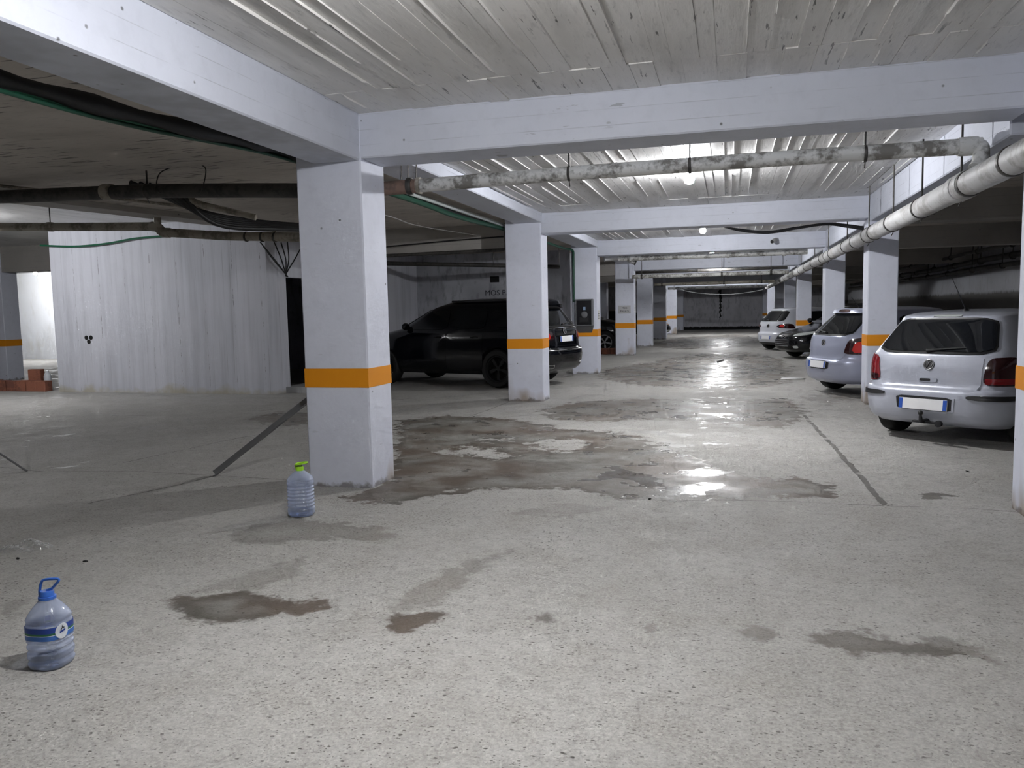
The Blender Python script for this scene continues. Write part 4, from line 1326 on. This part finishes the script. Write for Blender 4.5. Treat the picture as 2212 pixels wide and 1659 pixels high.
# pipes on the left, before the enclosure
o = empty('drain_pipe'); tag(o, 'grey pipe with an elbow running above the enclosure front', 'pipe')
tube('pipe_run', [(-11.4, 10, 3.0), (-9.4, 10, 2.905), (-8.05, 10, 2.845)], .062, 'pipe_tan', o, 18)
tube('pipe_elbow', smooth_path([(-8.1, 10, 2.85), (-8.0, 10, 2.83), (-7.92, 10, 2.76), (-7.8, 10, 2.745)], 5), .07, 'pipe_tan', o, 18)
tube('pipe_run', [(-7.85, 10, 2.75), (-6.9, 10, 2.66), (-5.2, 10, 2.56)], .062, 'pipe_tan', o, 18)
tube('pipe_riser', [(-8.0, 10, 2.86), (-8.0, 10, 2.975)], .05, 'pipe_tan', o, 14)
collar(o, (-9.9, 10, 2.93), (1, 0, -.07), .07, .1, 'pipe_tan')
tube('hanger_rod', [(-9.9, 10, 2.93), (-9.9, 10, 3.44)], .008, 'clamp_metal', o, 5)
for x, z in ((-6.55, 2.635), (-6.3, 2.62), (-6.1, 2.61)):
    collar(o, (x, 10, z), (1, 0, -.08), .07, .03, 'clamp_metal')

# ductwork tangle behind the dark beam
o = empty('cable_conduit'); tag(o, 'beige conduit bending down under the dark ceiling left of the near column', 'conduit')
tube('conduit_run', smooth_path([(-7.6, 11.2, 3.03), (-7.3, 11.2, 3.01), (-7.0, 11.2, 2.96), (-6.8, 11.2, 2.78), (-6.6, 11.2, 2.68), (-6.3, 11.2, 2.67)], 6), .022, 'pipe_tan', o, 10)
tube('conduit_clip', [(-7.2, 11.2, 3.0), (-7.2, 11.2, 3.05)], .006, 'clamp_metal', o, 5)
o = empty('cable_conduit'); tag(o, 'pale conduit elbow hanging below the blackened pipe', 'conduit')
tube('conduit_run', smooth_path([(-6.1, 8.2, 3.06), (-6.08, 8.2, 2.93), (-6.0, 8.2, 2.85), (-5.6, 8.25, 2.74), (-5.3, 8.3, 2.66)], 6), .035, 'pipe_tan', o, 12)
o = empty('cable_bundle'); tag(o, 'black bundle of cables sagging under the dark beam on the left', 'cable')
for k in range(6):
    tube('cable_strand', smooth_path([(-6.4 + .04 * k, 7.6 + .1 * k, 3.02), (-6.2 + .03 * k, 8.6, 2.80 - .03 * k), (-5.9 + .05 * k, 9.5 , 2.75 - .02 * k), (-5.5, 10.6 + .1 * k, 2.78)], 6), .028, 'cable_black', o, 8)

# green cable run along the long left beam
o = empty('cable_tray'); tag(o, 'black and green bundle of cables along the left side of the long beam', 'cable')
tube('bundle_core', smooth_path([(-3.78, 1.2, 2.80), (-3.76, 3.2, 2.80), (-3.80, 4.4, 2.85), (-3.74, 5.6, 2.90), (-3.74, 6.3, 2.93), (-3.74, 7.4, 2.93)], 6), [.055 + .012 * math.sin(k * 1.3) for k in range(31)], 'cable_black', o, 12)
for k in range(4):
    tube('cable_strand', smooth_path([(-3.80 - .02 * k, 1.2, 2.78 + .03 * k), (-3.74 - .03 * k, 3.4, 2.74 + .03 * k), (-3.82, 4.6 + .1 * k, 2.79 + .03 * k), (-3.72 - .02 * k, 6.0, 2.86 + .02 * k), (-3.75, 7.4, 2.90 + .02 * k)], 6), .014, ('conduit_green', 'cable_green', 'conduit_white', 'cable_grey')[k], o, 8)
o = empty('cable_tray'); tag(o, 'white conduit and green hose running to the second left column', 'cable')
tube('white_conduit', smooth_path([(-3.72, 7.5, 2.955), (-3.72, 9.6, 2.955), (-3.72, 11.5, 2.965), (-3.72, 13.74, 2.965)], 6), .03, 'conduit_white', o, 10)
tube('green_hose', smooth_path([(-3.74, 7.5, 2.885), (-3.74, 9.6, 2.885), (-3.76, 11.0, 2.875), (-3.72, 13.74, 2.92)], 6), .034, 'conduit_green', o, 10)
tube('black_hose', smooth_path([(-3.77, 7.5, 2.92), (-3.77, 9.6, 2.92), (-3.78, 11.5, 2.92), (-3.76, 13.74, 2.94)], 6), .028, 'cable_black', o, 10)
o = empty('cable_conduit'); tag(o, 'green conduit going down the electric box column', 'conduit')
tube('conduit_run', smooth_path([(-3.74, 14.16, 2.92), (-3.72, 16, 2.925), (-3.70, 18.2, 2.925), (-3.58, 18.66, 2.90), (-3.56, 18.66, 2.7), (-3.56, 18.66, 2.2), (-3.56, 18.66, 1.70)], 6), .028, 'conduit_green', o, 10)

# loose cables
def cable(label, pts, r, m_, name='cable', k=7):
    c = tube(name, smooth_path(pts, k), r, m_, None, 7)
    return tag(c, label, 'cable')
cable('green cable draped along the top of the enclosure front', [(-14.0, 13.84, 3.10), (-13.1, 13.80, 3.04), (-12.3, 13.78, 3.06), (-11.6, 13.77, 3.13), (-10.9, 13.76, 3.15)], .02, 'cable_green')
o = empty('cable_bundle'); tag(o, 'three black cables looping down below the second cross beam', 'cable')
for k in range(3):
    tube('cable_strand', smooth_path([(-.2, 13.6, 2.83), (.15, 13.7, 2.762 - .014 * k), (.58, 13.75, 2.715 - .016 * k), (1.0, 13.75, 2.758 - .013 * k), (1.45, 13.75, 2.80 - .012 * k), (1.76, 13.72, 2.76 - .02 * k), (2.0, 13.6, 2.70 - .02 * k)], 7), .011, 'cable_black', o, 6)
o = empty('cable_bundle'); tag(o, 'fan of black wires gathered at the doorway corner of the enclosure', 'cable')
for k, (x0, z0, xm) in enumerate([(-8.72, 2.93, -8.5), (-8.70, 2.86, -8.56), (-8.5, 2.95, -8.42), (-8.38, 2.92, -8.36), (-8.28, 2.95, -8.33), (-8.05, 2.78, -8.24)]):
    tube('cable_strand', smooth_path([(x0 + .06, 13.66 + .06 * k, z0), (xm + .1, 13.70 + .06 * k, 2.6), (-8.33, 13.98, 2.32), (-8.32, 14.03, 2.28)], 6), .012, 'cable_black', o, 6)
cable('thin pale string sagging across the far end of the aisle', [(-3.3, 47.185, 2.70), (-1.96, 47.17, 2.34), (-.22, 47.17, 2.2), (1.2, 47.17, 2.32), (2.02, 47.185, 2.5)], .012, 'conduit_white')
cable('thin black cable hanging under the cross beam behind the SUV', [(-7.5, 13.73, 2.76), (-6.6, 13.70, 2.72), (-5.6, 13.70, 2.76), (-4.6, 13.70, 2.80), (-3.85, 13.70, 2.82)], .012, 'cable_black')
cable('thin grey wire drooping from the near column to the dark ceiling', [(-3.55, 6.815, 2.56), (-3.75, 8.6, 2.62), (-4.1, 10.4, 2.70), (-4.3, 13.73, 2.86)], .007, 'cable_grey')
cable('yellowish cable running under the dark ceiling at the left edge', [(-7.9, 6.2, 2.99), (-7.7, 7.4, 3.01), (-7.4, 8.6, 3.02), (-7.0, 10.0, 3.03)], .02, 'pipe_tan')
# dark pipes along the SUV bay and the right wall
for k, (pts, r, lab) in enumerate([
        ([(-7.5, 13.66, 2.58), (-6.4, 13.66, 2.57), (-3.82, 13.66, 2.59)], .03, 'thin dark pipe under the cross beam before the SUV'),
        ([(-8.0, 17.5, 2.70), (-5.5, 18.6, 2.62), (-4.1, 19.6, 2.58)], .05, 'dark pipe slanting under the ceiling above the SUV')]):
    o = empty('drain_pipe'); tag(o, lab, 'pipe')
    tube('pipe_run', pts, r, 'pipe_dark', o, 12)
    for q in pts[1:]:
        tube('hanger_rod', [q, (q[0], q[1], 3.045)], .008, 'clamp_metal', o, 5)
for k, (x, z, r, lab) in enumerate([(6.55, 2.62, .075, 'upper black pipe along the right wall above the car roofs'), (6.45, 2.40, .06, 'lower black pipe along the right wall above the car roofs'), (6.0, 2.78, .05, 'slim dark pipe along the right wall under the ceiling')]):
    o = empty('wall_pipe'); tag(o, lab, 'pipe')
    tube('pipe_run', [(x, y, z - .02 * ((y * 7) % 3)) for y in range(4, 54, 5)], r, 'pipe_dark', o, 12)
    for y in np.arange(9 + k * .4, 40, 2.6):
        tube('wall_bracket', [(x, y, z - .02), (x + .02, y + .02, CEIL2 + .03)], .012, 'pipe_dark', o, 5)
        collar(o, (x, y, z - .02), (0, 1, 0), r + .02, .07, 'pipe_dark')

# ================================================================== FIXTURES ON COLUMNS AND BEAMS
o = empty('electric_box'); tag(o, 'grey electric box with black window fixed on the third left column', 'electric box')
YB = ROWS[2]
bm_obj('housing', bm_box(-3.52, -3.10, YB - .15, YB, 1.13, 1.76, .01), 'box_grey', o)
bm = bmesh.new()
for f in ((-3.50, -3.12, 1.70, 1.74), (-3.50, -3.12, 1.15, 1.19)):
    pass
bm.free()
dr = bm_obj('box_door', bm_box(-3.485, -3.135, YB - .162, YB - .148, 1.165, 1.725, .003), 'box_black', o)
for x0, x1, z0, z1 in ((-3.515, -3.485, 1.135, 1.755), (-3.135, -3.105, 1.135, 1.755), (-3.485, -3.135, 1.725, 1.755), (-3.485, -3.135, 1.135, 1.165)):
    bm_obj('door_frame', bm_box(x0, x1, YB - .17, YB - .15, z0, z1, .003), 'box_grey', o)
bm_obj('meter_label', bm_box(-3.33, -3.27, YB - .166, YB - .16, 1.50, 1.58), 'box_blue', dr)
v, f = lathe([(0, 0), (.075, 0), (.08, .01), (.06, .03), (0, .035)], 20)
mm = put_mesh('meter_dial', v, f, 'box_grey', dr, True, 40); mm.data.transform(Matrix.Translation((-3.30, YB - .162, 1.40)) @ Matrix.Rotation(math.pi / 2, 4, 'X'))
bm_obj('meter_body', bm_box(-3.42, -3.2, YB - .168, YB - .16, 1.22, 1.34, .004), 'plastic_black', dr)
bmw = bmesh.new()
w = [bmw.verts.new(c) for c in ((-3.52, YB - .15, 1.13), (-3.10, YB - .15, 1.13), (-3.10, YB, 1.13), (-3.52, YB, 1.13), (-3.47, YB, .97), (-3.15, YB, .97))]
for f in ((0, 1, 2, 3), (0, 4, 5, 1), (3, 4, 0), (1, 5, 2), (2, 5, 4, 3)):
    bmw.faces.new([w[i] for i in f])
bm_obj('sloped_bracket', bmw, 'box_grey', o)

def notice(x0, x1, y, z0, z1, label, lines, m_='paper_grey', size=.05):
    n = bm_obj('paper_notice', bm_box(x0, x1, y - .004, y - .0005, z0, z1), m_)
    tag(n, label, 'notice')
    for k, s in enumerate(lines):
        text_mesh('notice_text', s, size, 'ink', n, frame(((x0 + x1) / 2, y - .0045, z1 - (z1 - z0) * (k + 1) / (len(lines) + .45)), (1, 0, 0), (0, 0, 1)))
    return n
notice(-3.53, -3.13, ROWS[3], 1.36, 1.62, 'grey paper notice with two printed words on the fourth left column', ['MOS', 'PARKO'], size=.085)
# two sheets on the aisle face of the third column, one on the fourth
for y, z0, z1, lab in ((ROWS[2] + .08, 1.26, 1.50, 'small white sheet taped on the aisle face of the electric box column'), (ROWS[3] + .1, 1.36, 1.66, 'small white sheet taped on the aisle face of the notice column')):
    n = bm_obj('paper_sheet', bm_box(XL1 + .0005, XL1 + .004, y, y + .22, z0, z1), 'paper_white'); tag(n, lab, 'notice')
    for k in range(4):
        bm_obj('printed_line', bm_box(XL1 + .004, XL1 + .0046, y + .03, y + .19, z0 + .04 + k * .05, z0 + .055 + k * .05), 'ink', n)

# surveillance camera on the third beam
o = empty('surveillance_camera'); tag(o, 'small grey surveillance camera on the third cross beam', 'camera')
v, f = lathe([(0, 0), (.05, 0), (.05, .02), (.03, .04), (0, .04)], 18)
put_mesh('camera_base', v, f, 'lamp_body', o, True, 40).data.transform(Matrix.Translation((.93, 18.735, 2.95)) @ Matrix.Rotation(math.pi / 2, 4, 'X'))
tube('camera_arm', [(.93, 18.70, 2.95), (.92, 18.64, 2.935)], .02, 'lamp_body', o, 10)
tube('camera_barrel', [(.95, 18.69, 2.955), (.90, 18.60, 2.93), (.86, 18.50, 2.90)], [.04, .045, .045], 'lamp_body', o, 16)
v, f = lathe([(0, 0), (.036, 0), (.036, .006), (0, .006)], 18)
dd = Vector((-.04, -.10, -.03)).normalized()
put_mesh('camera_lens', v, f, 'box_black', o, True, 40).data.transform(Matrix.Translation((.859, 18.497, 2.899)) @ dd.to_track_quat('Z', 'Y').to_matrix().to_4x4())

# ================================================================== THINGS ON THE FLOOR
# ---- bottles
def plastic(name, colr, body=.78, tint=(.84, .88, .97)):
    m = bpy.data.materials.new(name); m.use_nodes = True; MATS[name] = m
    t = NT(m); nt = m.node_tree
    b = nt.nodes['Principled BSDF']
    b.inputs['Base Color'].default_value = (*colr, 1); b.inputs['Roughness'].default_value = .12
    b.inputs['IOR'].default_value = 1.3; b.inputs['Coat Weight'].default_value = .6; b.inputs['Coat Roughness'].default_value = .06
    b.inputs['Specular IOR Level'].default_value = .8
    tr = t.node('ShaderNodeBsdfTransparent'); tr.inputs[0].default_value = (*tint, 1)
    mx = t.node('ShaderNodeMixShader')
    lw = t.node('ShaderNodeLayerWeight'); lw.inputs[0].default_value = .35
    t.link(t.rng(lw.outputs['Facing'], 0, 1, 1 - body - .2, 1 - body + .45), mx.inputs[0])
    t.link(tr.outputs[0], mx.inputs[1]); t.link(b.outputs[0], mx.inputs[2])
    t.link(mx.outputs[0], nt.nodes['Material Output'].inputs[0])
plastic('bottle_blue', (.60, .67, .86), .52)
plastic('film_clear', (.85, .86, .86), .78, (.93, .93, .93))
mat('water', (.35, .5, .9), .02, trans=1.0, ior=1.2)
mat('cap_blue', (.05, .17, .62), .35)
mat('cap_green', (.36, .72, .03), .35)
mat('label_blue', (.02, .06, .32), .4)
mat('label_sky', (.05, .16, .5), .4)
mat('label_green', (.03, .16, .08), .4)
mat('label_white', (.72, .75, .8), .4)

def rounded_ring(r, sq, seg):
    """rounded-square cross section"""
    out = []
    for k in range(seg):
        a = 2 * math.pi * k / seg
        c, s_ = math.cos(a), math.sin(a)
        q = (abs(c) ** sq + abs(s_) ** sq) ** (-1 / sq)
        out.append((r * c * q, r * s_ * q))
    return out

def ring_loft(prof, seg=48, close=True):
    """prof: (r, z, squareness)"""
    verts, faces = [], []
    for r, z, sq in prof:
        verts += [(x, y, z) for x, y in rounded_ring(r, sq, seg)]
    for i in range(len(prof) - 1):
        for k in range(seg):
            k2 = (k + 1) % seg
            faces.append((i * seg + k, i * seg + k2, (i + 1) * seg + k2, (i + 1) * seg + k))
    if close:
        faces.append(tuple(reversed(range(seg)))); faces.append(tuple(range((len(prof) - 1) * seg, len(prof) * seg)))
    return verts, faces

def bottle_profile(R, zs, zn, H, ribs, sq):
    pr = [(R * .80, 0.0, sq), (R * .93, .006, sq), (R, .022, sq)]
    z = .022
    for k in range(1, 60):
        z = .022 + (zs - .022) * k / 59
        r = R
        for (zc, wd, dp) in ribs:
            d = abs(z - zc)
            if d < wd:
                r -= dp * (1 - (d / wd) ** 2)
        pr.append((r, z, sq))
    for k in range(1, 13):
        t = k / 12
        r = R + (.025 - R) * t ** 1.55
        pr.append((r, zs + (zn - zs) * t, sq + (2 - sq) * t))
    pr += [(.022, zn + .004, 2), (.022, H, 2)]
    return pr

def bottle(kind, loc, rz):
    root = empty('water_bottle', loc, rz)
    if kind == 'blue':
        tag(root, 'large clear blue water bottle with blue handle cap and printed label', 'bottle', 'water bottles on the floor')
        R, zs, zn, H, sq = .083, .212, .305, .325, 3.0
        ribs = [(.04, .012, .004), (.085, .010, .005), (.115, .010, .005), (.135, .010, .004), (.21, .012, .004)]
        cap, hz = 'cap_blue', .055
    else:
        tag(root, 'ribbed blue water bottle with green handle cap beside the near column', 'bottle', 'water bottles on the floor')
        R, zs, zn, H, sq = .1, .27, .348, .365, 2.5
        ribs = [(.07 + .027 * k, .0115, .006) for k in range(7)] + [(.27, .01, .004)]
        cap, hz = 'cap_green', .028
    v, f = ring_loft(bottle_profile(R, zs, zn, H, ribs, sq))
    put_mesh('bottle_body', v, f, 'bottle_blue', root, True, 60)
    v, f = ring_loft([(R * .78, .004, sq), (R * .95, .022, sq), (R * .95, .034, sq)] if kind == 'blue' else [(R * .78, .004, sq), (R * .95, .022, sq), (R * .95, .036, sq)])
    put_mesh('water', v, f, 'water', root, True, 60)
    v, f = lathe([(0, H + .012), (.026, H + .012), (.029, H + .006), (.029, H - .026), (.024, H - .028)], 24)
    cp_ = put_mesh('cap', v, f, cap, root, True, 40)
    if kind == 'blue':
        path = [(-.034, 0, H - .02), (-.034, 0, H + .01), (-.022, 0, H + .05), (0.0, 0, H + .062), (.055, 0, H + .066), (.062, 0, H + .058), (.045, 0, H + .04), (.026, 0, H + .022), (0, 0, H + .012)]
        tube('handle', smooth_path(path, 3), .006, cap, cp_, 8)
        v, f = lathe([(.029, H - .024), (.036, H - .024), (.036, H - .012), (.029, H - .012)], 24)
        put_mesh('handle_collar', v, f, cap, cp_, True, 40)
        # label bands wrapped round the bottle
        def band(z0, z1, m_, a0=0, a1=48, name='label_band', e=.0018):
            ring = rounded_ring(R + e, sq, 48)
            vs_, fs_ = [], []
            ks = list(range(a0, a1 + 1))
            for z in (z0, z1):
                vs_ += [(*ring[k % 48], z) for k in ks]
            n = len(ks)
            fs_ = [(i, i + 1, n + i + 1, n + i) for i in range(n - 1)]
            return put_mesh(name, vs_, fs_, m_, root, True)
        lb = band(.138, .158, 'label_sky'); band(.161, .170, 'label_green', name='label_strip'); band(.170, .194, 'label_blue'); band(.158, .161, 'label_white', name='label_line')
        # oval emblem with a mountain and a wordmark
        def on_label(a, z, e):
            c, s_ = math.cos(a), math.sin(a)
            q = (abs(c) ** sq + abs(s_) ** sq) ** (-1 / sq)
            return Vector(((R + e) * c * q, (R + e) * s_ * q, z))
        ca = -.32
        vs_ = [on_label(ca, .170, .004)] + [on_label(ca + .36 * math.cos(t), .170 + .034 * math.sin(t), .004) for t in np.linspace(0, 2 * math.pi, 29)[:-1]]
        em = put_mesh('label_emblem', vs_, [(0, 1 + k, 1 + (k + 1) % 28) for k in range(28)], 'label_white', root, True)
        mt = [(-.14, .176), (-.05, .184), (0, .196), (.05, .186), (.15, .181), (.05, .179), (0, .183), (-.06, .177)]
        put_mesh('emblem_mountain', [on_label(ca + a, z, .006) for a, z in mt], [tuple(range(8))], 'ink', em)
        wm = [(-.17, .163), (.15, .168), (.16, .176), (-.15, .172)]
        put_mesh('emblem_wordmark', [on_label(ca + a, z, .006) for a, z in wm], [(0, 1, 2, 3)], 'label_blue', em)
    else:
        ring = [(.046 * math.cos(t) + .014, .040 * math.sin(t), H + .034 + .006 * math.cos(t)) for t in np.linspace(0, 2 * math.pi, 25)]
        v, f = tube_mesh(ring, .0065, 8, False)
        put_mesh('handle', v, f, cap, cp_, True)
        tube('handle_stem', [(-.027, 0, H - .01), (-.031, 0, H + .03)], .006, cap, cp_, 8)
        v, f = lathe([(0, H + .017), (.022, H + .017), (.024, H + .012), (0, H + .0115)], 20)
        put_mesh('cap_top', v, f, 'box_black', cp_, True, 40)
bottle('blue', (-2.905, 2.77, 0), .12)
bottle('green', (-3.165, 5.38, 0), .3)

# ---- crumpled clear film
def film():
    bm = bmesh.new()
    N = 18
    r = random.Random(3)
    g = {}
    for i in range(N):
        for j in range(N):
            u, v = i / (N - 1) * 2 - 1, j / (N - 1) * 2 - 1
            q = max(abs(u), abs(v)); l = math.hypot(u, v) or 1
            u2, v2 = u * q / l, v * q / l
            z = .055 * (1 - q ** 2) * (.5 + .5 * math.sin(u * 5 + v * 3)) + r.uniform(0, .022) * (1 - q ** 4) + .003
            g[i, j] = bm.verts.new((u2 * .16 + r.uniform(-.008, .008), v2 * .10 + r.uniform(-.008, .008), z))
    for i in range(N - 1):
        for j in range(N - 1):
            bm.faces.new((g[i, j], g[i + 1, j], g[i + 1, j + 1], g[i, j + 1]))
    o = bm_obj('plastic_film', bm, 'film_clear', None, True, 25)
    o.location = (-4.55, 4.2, 0); o.rotation_euler = (0, 0, .5)
    tag(o, 'crumpled piece of clear plastic film on the floor at the left', 'plastic film')
film()

# ---- steel bars
def flat_bar(label, a, b, w, t, name):
    a, b = Vector(a), Vector(b)
    d = (b - a).normalized(); u = d.cross(Vector((0, 1, 0))).normalized(); n = d.cross(u)
    M = Matrix(((d.x, u.x, n.x, a.x), (d.y, u.y, n.y, a.y), (d.z, u.z, n.z, a.z), (0, 0, 0, 1)))
    bm = bmesh.new()
    L = (b - a).length
    # angle section
    prof = [(-w / 2, -w / 2), (w / 2, -w / 2), (w / 2, -w / 2 + t), (-w / 2 + t, -w / 2 + t), (-w / 2 + t, w / 2), (-w / 2, w / 2)]
    lo = [bm.verts.new((0, y, z)) for y, z in prof]; hi = [bm.verts.new((L, y, z)) for y, z in prof]
    bm.faces.new(lo); bm.faces.new(hi[::-1])
    for i in range(6):
        bm.faces.new((lo[i], lo[(i + 1) % 6], hi[(i + 1) % 6], hi[i]))
    bmesh.ops.transform(bm, matrix=M, verts=bm.verts)
    return tag(bm_obj(name, bm, 'steel_bar'), label, 'bar')
flat_bar('grey steel angle bar leaning against the near column', (-4.80, 6.57, .022), (-3.67, 6.76, .86), .058, .007, 'steel_bar')
rod = tube('steel_rod', [(-6.87, 6.42, .012), (-7.6, 6.6, .25), (-8.76, 6.88, .63)], .011, 'steel_bar', None, 8)
tag(rod, 'thin dark rod leaning at the left picture edge', 'rod')

# ---- bricks
def brick(loc, dims, rz=0):
    o = bm_obj('hollow_brick', bm_box(-dims[0] / 2, dims[0] / 2, -dims[1] / 2, dims[1] / 2, 0, dims[2], .006), 'brick_red')
    o.location = loc; o.rotation_euler = (0, 0, rz)
    return o
nb = 0
for k in range(6):
    x = -15.72 + .268 * k
    b_ = brick((x, 14.05 - .01 * (k % 2), 0), (.255, .2, .235 - .006 * (k % 3)), random.uniform(-.04, .04))
    tag(b_, 'red hollow brick in the low row, %s from the enclosure corner' % ['sixth', 'fifth', 'fourth', 'third', 'second', 'first'][k], 'brick', 'bricks in the low row')
b_ = brick((-14.83, 14.3, .0), (.30, .14, .46), .15); tag(b_, 'single red brick standing upright behind the low brick row', 'brick')
for k in range(3):
    b_ = brick((-4.32 + .27 * k, 26.95, 0), (.255, .2, .2), 0)
    tag(b_, 'red brick before the far black SUV, %s of three' % ['leftmost', 'middle', 'rightmost'][k], 'brick', 'bricks by the far SUV')
v, f = lathe([(0, 0), (.07, 0), (.075, .02), (.075, .3), (.06, .36), (.03, .39), (.03, .43), (0, .43)], 20)
o = put_mesh('plastic_canister', v, f, 'canister', None, True, 40); o.location = (-14.5, 14.27, 0)
tag(o, 'white plastic canister next to the upright brick by the enclosure', 'canister')

# ---- litter
o = put_mesh('paper_scrap', [(0, 0, .004), (.5, .12, .02), (.52, .30, .004), (.04, .18, .03), (.25, .1, .035)], [(0, 1, 4), (1, 2, 4), (2, 3, 4), (3, 0, 4)], 'paper_white')
o.location = (.98, 17.25, 0); tag(o, 'white paper scrap on the wet floor near the silver-blue hatchback', 'paper')
o = put_mesh('paper_scrap', [(0, 0, .004), (.16, .05, .012), (.15, .14, .004), (.02, .12, .016)], [(0, 1, 2), (0, 2, 3)], 'paper_white')
o.location = (-3.72, 18.0, 0); tag(o, 'small white scrap at the foot of the electric box column', 'paper')
o = tube('wood_stick', [(-.35, 22.6, .02), (-.2, 23.4, .02)], .025, 'steel_bar', None, 6); tag(o, 'short dark stick lying on the wet floor down the aisle', 'stick')
def pebble(x, y, s_, seed):
    bm = bmesh.new(); bmesh.ops.create_icosphere(bm, subdivisions=2, radius=1)
    r = random.Random(seed)
    for v_ in bm.verts:
        v_.co *= r.uniform(.75, 1.1)
    bmesh.ops.transform(bm, matrix=Matrix.Translation((x, y, s_ * .3)) @ Matrix.Rotation(r.uniform(0, 3), 4, 'Z') @ Matrix.Diagonal((s_ * 1.7, s_ * .8, s_ * .45, 1)), verts=bm.verts)
    return bm_obj('debris_chip', bm, 'pit_black')
for k, (x, y, s_, lab) in enumerate([(-4.417, 4.011, .012, 'dark chip on the floor beside the clear film'), (-3.93, 4.05, .011, 'dark chip on the floor right of the clear film'), (-.62, 6.35, .012, 'dark chip at the front rim of the near puddle'), (2.05, 7.9, .013, 'dark chip on the floor before the silver hatchback')]):
    tag(pebble(x, y, s_, k), lab, 'debris')
